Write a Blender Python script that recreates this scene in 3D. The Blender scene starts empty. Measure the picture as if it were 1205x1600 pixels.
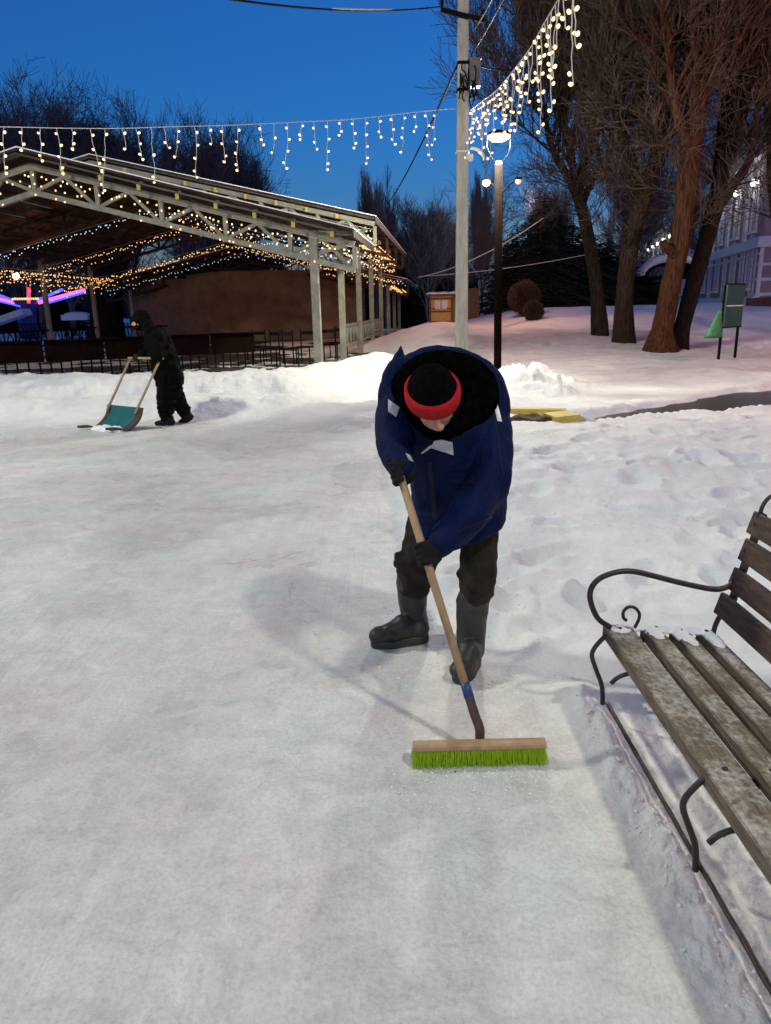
import bpy, bmesh, math, random
import numpy as np
from mathutils import Vector, Matrix, Quaternion, noise as mnoise
from mathutils.bvhtree import BVHTree
R = math.radians
SC = bpy.context.scene
COL = SC.collection

# ------------------------------------------------------------------ camera
F, PITCH, ROLL, CH = 1150.0, R(15.5), R(1.2), 1.55
_fw = Vector((0, math.cos(PITCH), -math.sin(PITCH)))
_r0 = Vector((1, 0, 0)); _u0 = _r0.cross(_fw)
_rt = _r0*math.cos(ROLL) - _u0*math.sin(ROLL)
_up = _r0*math.sin(ROLL) + _u0*math.cos(ROLL)
CAMP = Vector((0, 0, CH))
def ray(u, v): return _fw + _rt*((u-602.5)/F) - _up*((v-800)/F)
def at(u, v, Y): d = ray(u, v); return CAMP + d*(Y/d.y)
def gnd(u, v, z=0.0): d = ray(u, v); return CAMP + d*((z-CH)/d.z)
cd = bpy.data.cameras.new('camera'); cam = bpy.data.objects.new('camera', cd); COL.objects.link(cam)
mw = Matrix.Identity(4)
for i, a in enumerate((_rt, _up, -_fw)):
    for k in range(3): mw[k][i] = a[k]
mw.translation = CAMP
cam.matrix_world = mw
cd.sensor_fit = 'VERTICAL'; cd.sensor_height = 36; cd.lens = F/1600*36; cd.clip_start = .05; cd.clip_end = 2000
SC.camera = cam

# ------------------------------------------------------------------ noise
def _hash(ix, iy, s):
    h = (ix.astype(np.int64)*374761393 + iy.astype(np.int64)*668265263 + s*1442695041) & 0xffffffff
    h = ((h ^ (h >> 13))*1274126177) & 0xffffffff
    return ((h ^ (h >> 16)) & 0xffff)/65535.0
def vn(x, y, s=0):
    ix = np.floor(x); iy = np.floor(y); fx = x-ix; fy = y-iy
    fx = fx*fx*fx*(fx*(fx*6-15)+10); fy = fy*fy*fy*(fy*(fy*6-15)+10)
    a = _hash(ix, iy, s); b = _hash(ix+1, iy, s); c = _hash(ix, iy+1, s); d = _hash(ix+1, iy+1, s)
    return (a+(b-a)*fx)*(1-fy)+(c+(d-c)*fx)*fy - .5
def fbm(x, y, s=0, o=4, g=.5):
    t = 0; a = 1
    for k in range(o):
        t = t+a*vn(x*2**k+k*17.3, y*2**k-k*9.1, s+k); a *= g
    return t
def sst(a, b, x):
    t = np.clip((x-a)/(b-a), 0, 1); return t*t*(3-2*t)

# ------------------------------------------------------------------ mesh helpers
class MB:
    def __init__(s): s.v = []; s.f = []; s.mi = []; s.cur = 0
    def _add(s, vs, fs):
        b = len(s.v); s.v += [tuple(p) for p in vs]
        for f in fs: s.f.append(tuple(b+i for i in f)); s.mi.append(s.cur)
        return s
    def box(s, c, size, M=None):
        c = Vector(c); h = Vector(size)/2
        vs = []
        for x, y, z in ((-1,-1,-1),(1,-1,-1),(1,1,-1),(-1,1,-1),(-1,-1,1),(1,-1,1),(1,1,1),(-1,1,1)):
            p = Vector((x*h.x, y*h.y, z*h.z))
            if M is not None: p = M @ p
            vs.append(c+p)
        return s._add(vs, [(0,3,2,1),(4,5,6,7),(0,1,5,4),(1,2,6,5),(2,3,7,6),(3,0,4,7)])
    def bar(s, a, b, w, h, up=(0,0,1), roll=0):
        """box beam from a to b, w across, h along up"""
        a = Vector(a); b = Vector(b); d = (b-a); L = d.length; d.normalize()
        up = Vector(up); x = d.cross(up)
        if x.length < 1e-4: x = d.cross(Vector((0,1,0)))
        x.normalize(); z = x.cross(d)
        M = Matrix((x, d, z)).transposed()
        return s.box((a+b)/2, (w, L, h), M)
    def tube(s, pts, rad, n=8, cap=True):
        pts = [Vector(p) for p in pts]; m = len(pts)
        if not hasattr(rad, '__len__'): rad = [rad]*m
        t0 = (pts[1]-pts[0]).normalized()
        ref = Vector((0,0,1)) if abs(t0.z) < .9 else Vector((0,1,0))
        x = t0.cross(ref).normalized()
        vs = []; cs = [(math.cos(2*math.pi*k/n), math.sin(2*math.pi*k/n)) for k in range(n)]
        for i, p in enumerate(pts):
            if i == 0: t = pts[1]-p
            elif i == m-1: t = p-pts[i-1]
            else: t = pts[i+1]-pts[i-1]
            t.normalize(); x = x-t*x.dot(t)
            if x.length < 1e-5: x = t.orthogonal()
            x.normalize(); y = t.cross(x); r = rad[i]
            for c_, s_ in cs: vs.append(p+x*(r*c_)+y*(r*s_))
        fs = []
        for i in range(m-1):
            for k in range(n):
                k2 = (k+1) % n
                fs.append((i*n+k, i*n+k2, i*n+n+k2, i*n+n+k))
        if cap: fs.append(tuple(range(n-1, -1, -1))); fs.append(tuple((m-1)*n+k for k in range(n)))
        return s._add(vs, fs)
    def rings(s, rings, cap=True):
        n = len(rings[0]); vs = [p for r in rings for p in r]; fs = []
        for i in range(len(rings)-1):
            for k in range(n):
                k2 = (k+1) % n
                fs.append((i*n+k, i*n+k2, i*n+n+k2, i*n+n+k))
        if cap: fs.append(tuple(range(n-1, -1, -1))); fs.append(tuple((len(rings)-1)*n+k for k in range(n)))
        return s._add(vs, fs)
    def ell(s, c, r, M=None, nu=16, nv=10):
        c = Vector(c); rings = []
        if not hasattr(r, '__len__'): r = (r, r, r)
        for j in range(nv+1):
            th = max(.02, min(math.pi-.02, math.pi*j/nv)); ring = []
            for k in range(nu):
                ph = 2*math.pi*k/nu
                p = Vector((r[0]*math.sin(th)*math.cos(ph), r[1]*math.sin(th)*math.sin(ph), -r[2]*math.cos(th)))
                if M is not None: p = M @ p
                ring.append(c+p)
            rings.append(ring)
        return s.rings(rings)
    def limb(s, pts, rad, n=12):
        """tube with round ends, for blending by remesh"""
        s.tube(pts, rad, n)
        for p, r in zip(pts, rad): s.ell(p, r*.985, None, 12, 8)
        return s
    def quad(s, a, b, c, d): return s._add([a, b, c, d], [(0,1,2,3)])
    def build(s, name, mat, parent=None, smooth=False):
        me = bpy.data.meshes.new(name)
        off = parent_loc(parent)
        me.from_pydata([(p[0]-off.x, p[1]-off.y, p[2]-off.z) for p in s.v], [], s.f)
        mats = mat if isinstance(mat, (list, tuple)) else [mat]
        for m in mats: me.materials.append(m)
        if len(mats) > 1: me.polygons.foreach_set('material_index', s.mi)
        if smooth: me.polygons.foreach_set('use_smooth', [True]*len(me.polygons))
        me.update()
        return link(name, me, parent)
def parent_loc(p):
    v = Vector((0,0,0))
    while p is not None: v += p.location; p = p.parent
    return v
def link(name, me, parent=None):
    o = bpy.data.objects.new(name, me); COL.objects.link(o)
    if parent is not None: o.parent = parent
    return o
def thing(name, label, cat, loc=(0,0,0), group=None):
    o = bpy.data.objects.new(name, None); COL.objects.link(o); o.location = loc
    o.empty_display_size = .1
    return tag(o, label, cat, group)
def tag(o, label, cat, group=None):
    o['label'] = label; o['category'] = cat
    if group: o['group'] = group
    return o
def struct(o, kind='structure'):
    o['kind'] = kind; return o
def dup(o, parent=None):
    c = o.copy(); COL.objects.link(c)
    if parent is not None: c.parent = parent
    for ch in o.children: dup(ch, c)
    return c
def remesh(mb, voxel, smooth=4, wr=0, ws=10, ws_dir=(1,1,1)):
    """one continuous surface out of overlapping closed shapes; returns world-space verts and faces"""
    me = bpy.data.meshes.new('tmp'); me.from_pydata([tuple(p) for p in mb.v], [], mb.f)
    bm = bmesh.new(); bm.from_mesh(me); bmesh.ops.recalc_face_normals(bm, faces=bm.faces); bm.to_mesh(me); bm.free()
    o = bpy.data.objects.new('tmp', me); COL.objects.link(o)
    md = o.modifiers.new('r', 'REMESH'); md.mode = 'VOXEL'; md.voxel_size = voxel
    if smooth:
        sm = o.modifiers.new('s', 'SMOOTH'); sm.iterations = smooth; sm.factor = .5
    dg = bpy.context.evaluated_depsgraph_get(); ev = o.evaluated_get(dg)
    m2 = bpy.data.meshes.new_from_object(ev)
    bpy.data.objects.remove(o)
    if wr:
        nr = [v.normal.copy() for v in m2.vertices]
        for v, nv_ in zip(m2.vertices, nr):
            p = Vector((v.co.x*ws_dir[0], v.co.y*ws_dir[1], v.co.z*ws_dir[2]))*ws
            d = 1-abs(mnoise.noise(p))*2.2 + .35*mnoise.noise(p*2.7)
            v.co += nv_*(wr*(d-.5))
    return m2
def rebuild(name, m2, mat, parent):
    off = parent_loc(parent)
    for v in m2.vertices: v.co -= off
    m2.materials.clear(); m2.materials.append(mat)
    m2.polygons.foreach_set('use_smooth', [True]*len(m2.polygons)); m2.update()
    return link(name, m2, parent)
def bez(pts, n=8):
    """Catmull-Rom through points"""
    P = [Vector(p) for p in pts]; P = [P[0]*2-P[1]]+P+[P[-1]*2-P[-2]]; out = []
    for i in range(1, len(P)-2):
        a, b, c, d = P[i-1:i+3]
        for k in range(n):
            t = k/n
            out.append(.5*((2*b)+(c-a)*t+(2*a-5*b+4*c-d)*t*t+(3*b-a-3*c+d)*t**3))
    out.append(P[-2]); return out

# ------------------------------------------------------------------ materials
def mat(name, c1, c2=None, rough=.7, scale=6, bump=0., metal=0., spec=.4, stretch=(1,1,1), lo=.35, hi=.65, bscale=None, emit=None, es=0, c3=None, bd=.02):
    m = bpy.data.materials.new(name); m.use_nodes = True; nt = m.node_tree; N = nt.nodes; L = nt.links
    b = N['Principled BSDF']; b.inputs['Roughness'].default_value = rough; b.inputs['Metallic'].default_value = metal
    b.inputs['Specular IOR Level'].default_value = spec
    b.inputs['Base Color'].default_value = (*c1, 1)
    if c2 is not None or bump:
        tc = N.new('ShaderNodeTexCoord'); mp = N.new('ShaderNodeMapping'); mp.inputs['Scale'].default_value = stretch
        L.new(tc.outputs['Object'], mp.inputs['Vector'])
        nz = N.new('ShaderNodeTexNoise'); nz.inputs['Scale'].default_value = scale; nz.inputs['Detail'].default_value = 7; nz.inputs['Roughness'].default_value = .62
        L.new(mp.outputs['Vector'], nz.inputs['Vector'])
        if c2 is not None:
            cr = N.new('ShaderNodeValToRGB'); e = cr.color_ramp.elements
            e[0].position = lo; e[0].color = (*c1, 1); e[1].position = hi; e[1].color = (*c2, 1)
            if c3 is not None:
                x = e.new((lo+hi)/2); x.color = (*c3, 1)
            L.new(nz.outputs['Fac'], cr.inputs['Fac']); L.new(cr.outputs['Color'], b.inputs['Base Color'])
        if bump:
            n2 = nz
            if bscale:
                n2 = N.new('ShaderNodeTexNoise'); n2.inputs['Scale'].default_value = bscale; n2.inputs['Detail'].default_value = 6
                L.new(mp.outputs['Vector'], n2.inputs['Vector'])
            bp = N.new('ShaderNodeBump'); bp.inputs['Strength'].default_value = bump; bp.inputs['Distance'].default_value = bd
            L.new(n2.outputs['Fac'], bp.inputs['Height']); L.new(bp.outputs['Normal'], b.inputs['Normal'])
    if emit:
        b.inputs['Emission Color'].default_value = (*emit, 1); b.inputs['Emission Strength'].default_value = es
    return m
def emitter(name, c, s):
    m = mat(name, (.5,.5,.5), emit=c, es=s)
    m.cycles.emission_sampling = 'NONE'
    return m
M = dict(
    metal=mat('bench_iron', (.012,.010,.009), (.035,.022,.016), .45, 30, .2, 0, .5),
    slat=mat('weathered_wood', (.11,.085,.055), (.42,.38,.33), .8, 7, .6, 0, .3, (5,1.3,5), .32, .72, c3=(.20,.16,.115)),
    backslat=mat('dark_wood', (.055,.034,.025), (.115,.075,.055), .6, 8, .35, 0, .4, (6,1,6)),
    wood=mat('pale_wood', (.32,.21,.11), (.45,.31,.17), .6, 10, .1, 0, .4, (3,3,.6)),
    ferrule=mat('rusty_ferrule', (.05,.03,.025), (.10,.05,.04), .5, 30, .2),
    blue_tape=mat('blue_tape', (.02,.06,.2), rough=.4),
    green=mat('green_bristles', (.30,.52,.008), (.45,.70,.015), .6, 60, .4, 0, .3, (4,4,.5)),
    jacket=mat('navy_cloth', (.0010,.0035,.024), (.0022,.0085,.055), .75, 5, .35, 0, .14, bscale=60),
    collar=mat('black_fur', (.0012,.0012,.0014), (.005,.005,.0055), 1., 40, 1., 0, .0, bscale=120),
    red=mat('red_knit', (.36,.008,.012), (.5,.015,.02), .85, 60, .5, 0, .2, (1,1,4)),
    hat=mat('black_knit', (.0015,.0015,.0018), (.0035,.0035,.004), .95, 50, .6, 0, .03),
    skin=mat('skin', (.50,.25,.17), (.60,.33,.24), .5, 14, .1),
    eye=mat('eye_dark', (.02,.015,.01), rough=.2),
    reflect=mat('reflective_strip', (.42,.43,.46), (.55,.56,.58), .35, 40, .2, .2),
    trousers=mat('dark_trousers', (.014,.011,.008), (.034,.026,.018), .85, 9, .5, 0, .2, bscale=30),
    boot=mat('rubber_boot', (.020,.021,.017), (.042,.042,.033), .5, 14, .15, 0, .4),
    toe=mat('scuffed_rubber', (.05,.045,.035), (.085,.075,.06), .6, 20, .2, 0, .3),
    glove=mat('black_glove', (.006,.006,.007), (.014,.013,.013), .8, 30, .4, 0, .2),
    darkcloth=mat('dark_green_cloth', (.0035,.004,.0032), (.005,.0055,.0045), .9, 12, .4, 0, .05),
    teal=mat('teal_plastic', (.010,.10,.11), (.016,.14,.14), .4, 8),
    scrap=mat('dark_rail', (.03,.03,.03), (.06,.05,.045), .6, 20),
    concrete=mat('pale_concrete', (.30,.285,.23), (.46,.44,.36), .85, 5, .3, 0, .3, (3,3,.5)),
    concrete_old=mat('old_concrete', (.20,.19,.165), (.31,.29,.25), .9, 5, .4, 0, .3, (3,3,.6)),
    lamppost=mat('brown_post', (.003,.0015,.001), (.005,.0025,.0018), .8, 10, 0, 0, .02),
    white=mat('white_paint', (.55,.55,.50), (.72,.71,.66), .6, 5, .1),
    trussm=mat('cream_paint', (.17,.163,.125), (.27,.26,.205), .65, 5, .1),
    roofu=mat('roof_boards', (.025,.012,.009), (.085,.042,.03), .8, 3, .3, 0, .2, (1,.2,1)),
    roofd=mat('roof_sheet', (.03,.028,.026), (.06,.055,.05), .5, 4),
    yellow=mat('yellow_paint', (.50,.36,.05), (.66,.50,.10), .6, 8, .2),
    purl=mat('yellow_end', (.42,.32,.05), (.52,.40,.08), .6, 8),
    panel=mat('dark_panel', (.005,.0025,.002), (.012,.0055,.004), .8, 6, 0, 0, .03),
    stage=mat('brown_shell', (.16,.10,.07), (.23,.15,.10), .85, 2, .1),
    dark=mat('black_metal', (.004,.004,.004), (.009,.008,.008), .7, 20, 0, 0, .06),
    grey=mat('grey_box', (.09,.08,.075), (.16,.14,.125), .6, 12),
    bark=mat('bark', (.006,.004,.0035), (.028,.019,.015), .95, 9, 1., 0, .1, (2.4,2.4,.4), bd=.08),
    bark_red=mat('red_bark', (.018,.007,.004), (.085,.034,.018), .95, 9, 1., 0, .1, (2.4,2.4,.4), bd=.08),
    bark_mid=mat('brown_bark', (.010,.006,.0045), (.042,.024,.016), .95, 9, 1., 0, .1, (2.4,2.4,.4), bd=.08),
    twig=mat('twig', (.030,.017,.014), (.062,.036,.029), .9, 3),
    hazetwig=mat('hazed_twig', (.06,.052,.062), (.10,.088,.10), .9, 3),  # paler grey: distance haze put into the twig colour
    needle=mat('needles', (.004,.008,.005), (.012,.02,.012), .9, 2),
    shrub=mat('shrub_twig', (.035,.018,.013), (.07,.032,.022), .9, 4),
    asphalt=mat('wet_asphalt', (.028,.024,.019), (.06,.05,.04), .38, 5, .4, 0, .5, bscale=40),
    board=mat('green_board', (.012,.05,.035), (.02,.07,.05), .55, 6),
    bag=mat('green_bag', (.02,.12,.05), (.05,.20,.08), .5, 20, .4),
    brick=mat('mauve_brick', (.27,.20,.215), (.36,.27,.285), .9, 4, .2),
    trim=mat('white_trim', (.58,.58,.60), (.72,.72,.74), .8, 4, .1),
    glass=mat('dark_glass', (.012,.014,.02), rough=.08, spec=.6),
    snowcap=mat('snow_cap', (.80,.82,.85), (.88,.89,.90), .8, 12, .5, 0, .3),
    kiosk=mat('ochre_wood', (.42,.22,.07), (.62,.38,.13), .7, 10, .2, 0, .3, (4,4,.6)),
    kioskd=mat('carved_dark', (.10,.04,.02), (.16,.07,.03), .7, 12),
    paper=mat('poster_paper', (.5,.5,.5), (.72,.72,.72), .8, 22),
    icy=mat('icy_bundle', (.5,.55,.6), (.7,.74,.78), .6, 20),
    cord=mat('white_cord', (.42,.40,.38), (.55,.52,.5), .6, 10),
    birch=mat('birch_bark', (.08,.08,.08), (.62,.62,.62), .8, 5, .2, 0, .2, (1,1,2), .38, .5),
    palecoat=mat('pale_coat', (.5,.52,.55), (.62,.64,.66), .8, 6),
)
M['warm'] = emitter('warm_bulb', (1, .64, .26), 1.0)
M['gold'] = emitter('gold_bulb', (1, .50, .14), .8)
M['cold'] = emitter('cold_bulb', (.62, .80, 1), .65)
M['lampglow'] = emitter('lamp_lens', (1, .93, .74), 5)
M['sodium'] = emitter('sodium_lens', (1, .40, .06), .75)
M['whitelamp'] = emitter('white_lens', (1, 1, .86), 3)
M['ledblue'] = emitter('blue_led', (.04, .07, 1), .8)
M['ledpink'] = emitter('pink_led', (1, .10, .55), .75)
M['ledred'] = emitter('red_led', (1, .03, .08), .5)

def frosted_wood(name, c1, c2, frost, amt):
    m = mat(name, c1, c2, .8, 10, .5, 0, .25, (7, 1.0, 7), .3, .7, bscale=30); nt = m.node_tree; N = nt.nodes; L = nt.links; b = N['Principled BSDF']
    src = b.inputs['Base Color'].links[0].from_socket; tc = next(n for n in N if n.type == 'TEX_COORD')
    def nz(sc, d, r):
        n = N.new('ShaderNodeTexNoise'); n.inputs['Scale'].default_value = sc; n.inputs['Detail'].default_value = d; n.inputs['Roughness'].default_value = r; L.new(tc.outputs['Object'], n.inputs['Vector']); return n
    a = nz(7, 4, .6); c = nz(55, 6, .7); mu = N.new('ShaderNodeMath'); mu.operation = 'MULTIPLY'; L.new(a.outputs['Fac'], mu.inputs[0]); L.new(c.outputs['Fac'], mu.inputs[1])
    g = N.new('ShaderNodeNewGeometry'); sp = N.new('ShaderNodeSeparateXYZ'); L.new(g.outputs['Normal'], sp.inputs['Vector'])
    up = N.new('ShaderNodeMapRange'); up.inputs['From Min'].default_value = .5; up.inputs['From Max'].default_value = .95; L.new(sp.outputs['Z'], up.inputs['Value'])
    r = N.new('ShaderNodeMapRange'); r.inputs['From Min'].default_value = .20; r.inputs['From Max'].default_value = .36; r.inputs['To Max'].default_value = amt; L.new(mu.outputs[0], r.inputs['Value'])
    m2 = N.new('ShaderNodeMath'); m2.operation = 'MULTIPLY'; L.new(r.outputs['Result'], m2.inputs[0]); L.new(up.outputs['Result'], m2.inputs[1])
    mx = N.new('ShaderNodeMix'); mx.data_type = 'RGBA'; L.new(m2.outputs[0], mx.inputs['Factor']); L.new(src, mx.inputs['A']); mx.inputs['B'].default_value = (*frost, 1); L.new(mx.outputs['Result'], b.inputs['Base Color'])
    return m
M['slat'] = frosted_wood('weathered_wood', (.085,.064,.045), (.24,.19,.14), (.60,.585,.56), .66)
M['backslat'] = frosted_wood('dark_wood', (.060,.038,.028), (.16,.105,.08), (.42,.39,.37), .5)
M['lamp_metal'] = M['grey']
SKYTINT = (1.8, 1.0, .95)
SKYS = .17
_L1 = at(778, 217, 16)+Vector((0,0,-.10))
WH_ = (.96, .95, .74)
LAMPS = [('street_lamp_light', _L1+Vector((dx, dy, 0)), 225, WH_, .05) for dx, dy in ((.23,0),(-.23,0),(0,.23),(0,-.23))]+[
 ('right_lamp_light', (2.7, .1, 5.5), 300, WH_, .19),
 ('left_fill_light', (-7.5, 6, 7), 1000, WH_, .4),  # added unseen fill, brightens the left and middle snow
 ('rear_fill_light', (-2.5, -7, 6), 380, (1, .86, .66), .4),  # added fill behind the camera, lifts shadows and the worker's front
 ('sodium_light', at(760, 285, 30)+Vector((0,-.3,-.1)), 300, (1, .42, .16), .2),
 ('sodium_light_b', (13, 13, 6.5), 800, (1, .45, .30), .3)]
# ------------------------------------------------------------------ world: dusk sky
w = bpy.data.worlds.new('World'); SC.world = w; w.use_nodes = True
nt = w.node_tree; bg = nt.nodes['Background']
sky = nt.nodes.new('ShaderNodeTexSky'); sky.sky_type = 'NISHITA'; sky.sun_disc = False
sky.sun_elevation = R(2.0); sky.sun_rotation = R(200); sky.ozone_density = 6.0; sky.air_density = 1.0; sky.dust_density = .3
mx = nt.nodes.new('ShaderNodeMix'); mx.data_type = 'RGBA'; mx.blend_type = 'MULTIPLY'; mx.inputs['Factor'].default_value = 1
mx.inputs['B'].default_value = (*SKYTINT, 1)
nt.links.new(sky.outputs['Color'], mx.inputs['A']); nt.links.new(mx.outputs['Result'], bg.inputs['Color'])
bg.inputs['Strength'].default_value = SKYS
SC.view_settings.view_transform = 'Standard'; SC.view_settings.look = 'None'
SC.view_settings.exposure = 1.12; SC.view_settings.gamma = 1
SC.cycles.use_denoising = True
SC.cycles.max_bounces = 6; SC.cycles.diffuse_bounces = 3; SC.cycles.glossy_bounces = 2
SC.cycles.sample_clamp_indirect = 4

# ------------------------------------------------------------------ terrain
def ditch(x, y):
    yf = 10.02+.36*(x-2.7); wd = np.clip(.35+.42*(x-2.7), .25, 1.9)
    n = .10*fbm(x*2.2, y*2.2, 71, 3)
    inside = sst(-.05, .05, y-yf+n)*(1-sst(-.12, .22, y-yf-wd+n*1.6))*sst(2.45, 2.8, x)*(1-sst(8.5, 9.5, x))
    return inside
def packed(x, y):
    """1 where the snow is trodden and swept hard"""
    edge = np.where(y < 2.6, .70+.03*(2.6-y), np.where(y < 3.6, .70-.55*sst(2.6, 3.6, y), .15-.18*sst(3.6, 9, y)))
    edge = edge+.10*fbm(x*1.7, y*1.7, 5, 4)
    left = 1-sst(-.10, .12, x-edge)
    far = 1-sst(10.3, 11.2, y+.25*fbm(x*1.1, y*1.1, 8, 3))
    path = sst(11.6, 12.6, y+.3*fbm(x, y, 9, 3))*(1-sst(18, 24, y))*sst(2.2, 3.4, x-.22*(y-12)*0)*(1-sst(7, 10, x))
    return np.clip(np.maximum(left*far, path*.8), 0, 1)
_rs = np.random.RandomState(4)
DENTS = [( _rs.uniform(.3, 5.5), _rs.uniform(3.2, 9.6), _rs.uniform(.05, .13), _rs.uniform(.02, .055), _rs.uniform(0, 3.1), _rs.uniform(1.2, 2.4)) for _ in range(150)]
DENTS += [(1.09, 3.62, .10, .10, 0.2, 1.3), (.95, 4.3, .1, .06, .5, 1.7), (1.5, 3.9, .1, .05, 1, 1.7)]
DENTS += [( _rs.uniform(5, 14), _rs.uniform(12, 24), _rs.uniform(.08, .2), _rs.uniform(.03, .09), _rs.uniform(0, 3.1), _rs.uniform(1.2, 2.4)) for _ in range(70)]
def H(x, y, detail=True):
    x = np.asarray(x, dtype=float); y = np.asarray(y, dtype=float)
    z = np.zeros(np.broadcast(x, y).shape)
    # long rise to the right and behind
    right = sst(1.5, 7, x); d = np.clip(y-14, 0, 22)
    z = z+d*(.030+.018*right)*sst(-2.5, 1.5, x-.09*(y-16.5))
    z = z+sst(28, 32, y+.6*vn(x*.3, y*.3, 3))*.32*sst(4, 8, x)*(1-sst(60, 80, y))
    # pavilion floor
    inp = (1-sst(-.2, .9, x+1.35-.087*(y-16.5)))*sst(14.5, 16, y)*(1-sst(50, 55, y))
    z = z*(1-inp)+.13*inp
    # ploughed bank in front of the pavilion
    n1 = fbm(x*.8, y*.8, 11, 4)
    bl = 1-sst(-1.9, -.3, x+.3*n1)
    front = sst(10.9, 11.9, y+.30*n1+.012*x)
    back = 1-sst(14.6, 16.2, y)
    z = z+bl*back*(.17*front*(1+.35*n1)+.23*sst(12.3, 13.4, y+.5*n1)+front*(.07*np.abs(fbm(x*3.1, y*3.1, 13, 4))+.03*np.abs(vn(x*9, y*7, 14))))
    # mound by the post
    z = z+.46*np.exp(-((x+.25)/1.05)**2-((y-17.1)/1.5)**2)*(1+.25*fbm(x*1.5, y*1.5, 21, 3))
    z = z+.20*np.exp(-((x+1.6)/.8)**2-((y-16.3)/.6)**2)
    z = z+.10*np.exp(-((x-.3)/.8)**2-((y-14.5)/1.2)**2)
    # far grey mound beside the pole
    z = z+.55*np.exp(-((x-1.8)/2.3)**2-((y-29)/3.5)**2)
    # shovelled heap at the lamp foot
    hp = np.exp(-((x-2.75)/.95)**2-((y-14.4)/1.7)**2)
    z = z+hp*(.14+.55*np.abs(fbm(x*1.9, y*1.9, 31, 5, .55)))
    z = z+.16*np.exp(-((x-1.4)/.8)**2-((y-12.2)/1.0)**2)
    # right-hand banks
    z = z+.22*np.exp(-((x-9.5)/3.0)**2-((y-15.5)/2.2)**2)*(1+.8*fbm(x*.9, y*.9, 41, 3))
    pk = packed(x, y)
    loose = (1-pk)
    z = z+loose*.05*sst(3.0, 3.9, y)*(y < 12)
    # trodden-in snow ridge along the bench
    rdg = np.exp(-((x-.785-.04*fbm(y*3, x*0, 51, 2))/.075)**2)*(1-sst(2.7, 3.0, y))*sst(-2, 0, y)
    z = z+rdg*(.022*(1+.9*fbm(x*4, y*4, 52, 3))+.030*np.abs(fbm(x*11, y*11, 53, 4, .55)))
    und = sst(.80, .90, x)*(1-sst(2.7, 3.1, y))*(1-sst(1.7, 2.0, x))
    z = z-.02*und+und*.014*fbm(x*9, y*7, 55, 4, .6)
    z = z*(1-ditch(x, y))-.10*ditch(x, y)
    z = z-.03*np.exp(-((y-9.6-.36*(x-2.7))/.4)**2)*(x > 1.5)*(x < 9)
    if detail:
        near = 1-sst(22, 40, np.hypot(x, y))
        z = z+near*loose*(.055*fbm(x*1.6, y*1.6, 61, 5, .55)+.020*np.abs(fbm(x*7, y*7, 62, 3)))*(.45+.55*sst(2.6, 3.4, y))
        z = z+near*pk*(.012*fbm(x*2.5, y*2.5, 63, 4)+.0035*fbm(x*14, y*9, 64, 3))
        z = z+sst(18, 30, y)*.10*fbm(x*.5, y*.5, 65, 4)
        for (dx, dy, r, h, a, e) in DENTS:
            m = (np.abs(x-dx) < .6) & (np.abs(y-dy) < .6)
            if m.any():
                xx = x[m]-dx; yy = y[m]-dy
                ca, sa = math.cos(a), math.sin(a)
                q = ((xx*ca+yy*sa)/(r*e))**2+((yy*ca-xx*sa)/r)**2
                z[m] = z[m]+1.1*h*(-np.exp(-q**1.5)+.35*np.exp(-(np.sqrt(q)-1.45)**2*6))*loose[m]
    return z
def trodden(x, y):
    """grey footpath snow, walked to a dull crust"""
    n = fbm(x*.7, y*.7, 91, 4)
    return sst(12.6, 14.6, y-.25*(x-3)*(x > 3)+1.4*n)*(1-sst(25, 29, y+2*n))*sst(1.6, 2.8, x+.8*n)*(1-sst(8.5, 12, x+n))
def hz(x, y): return float(H(np.array([x]), np.array([y]))[0])
def build_terrain():
    fa = np.linspace(R(-37), R(37), 640); ra = np.linspace(R(37), R(323), 150)[1:-1]
    an = np.concatenate([fa, ra])
    rr = .55*np.exp(np.linspace(0, math.log(420/.55), 820))
    A, RR = np.meshgrid(an, rr)
    X = RR*np.sin(A); Y = RR*np.cos(A)
    Z = H(X, Y); P = packed(X, Y)*(1-sst(25, 40, RR))
    na, nr = len(an), len(rr)
    co = np.stack([X, Y, Z], -1).reshape(-1, 3)
    co = np.vstack([co, [[0, 0, 0.0]]])
    i = np.arange(nr-1)[:, None]*na; k = np.arange(na)[None, :]; k2 = (k+1) % na
    q = np.stack([i+k, i+k2, i+na+k2, i+na+k], -1).reshape(-1, 4)[:, ::-1]
    tri = np.stack([np.arange(na), np.full(na, len(co)-1), (np.arange(na)+1) % na], -1)[:, ::-1]
    me = bpy.data.meshes.new('snow_ground')
    me.vertices.add(len(co)); me.vertices.foreach_set('co', co.ravel())
    nl = q.size+tri.size
    me.loops.add(nl); me.loops.foreach_set('vertex_index', np.concatenate([q.ravel(), tri.ravel()]).astype(np.int32))
    np_ = len(q)+len(tri); me.polygons.add(np_)
    ls = np.concatenate([np.arange(len(q))*4, q.size+np.arange(len(tri))*3]).astype(np.int32)
    me.polygons.foreach_set('loop_start', ls)
    me.polygons.foreach_set('use_smooth', np.ones(np_, dtype=bool))
    me.update(calc_edges=True); me.validate()
    at_ = me.attributes.new('packed', 'FLOAT', 'POINT')
    at_.data.foreach_set('value', np.append(P.ravel(), 1.0).astype(np.float32))
    hp = np.exp(-((X-2.75)/1.05)**2-((Y-14.4)/1.9)**2); D = trodden(X, Y)*np.clip(1-1.7*hp, 0, 1)
    a2 = me.attributes.new('trodden', 'FLOAT', 'POINT'); a2.data.foreach_set('value', np.append(D.ravel(), 0.0).astype(np.float32))
    me.materials.append(snow_material())
    o = link('snow_ground', me); struct(o); return o
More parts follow.
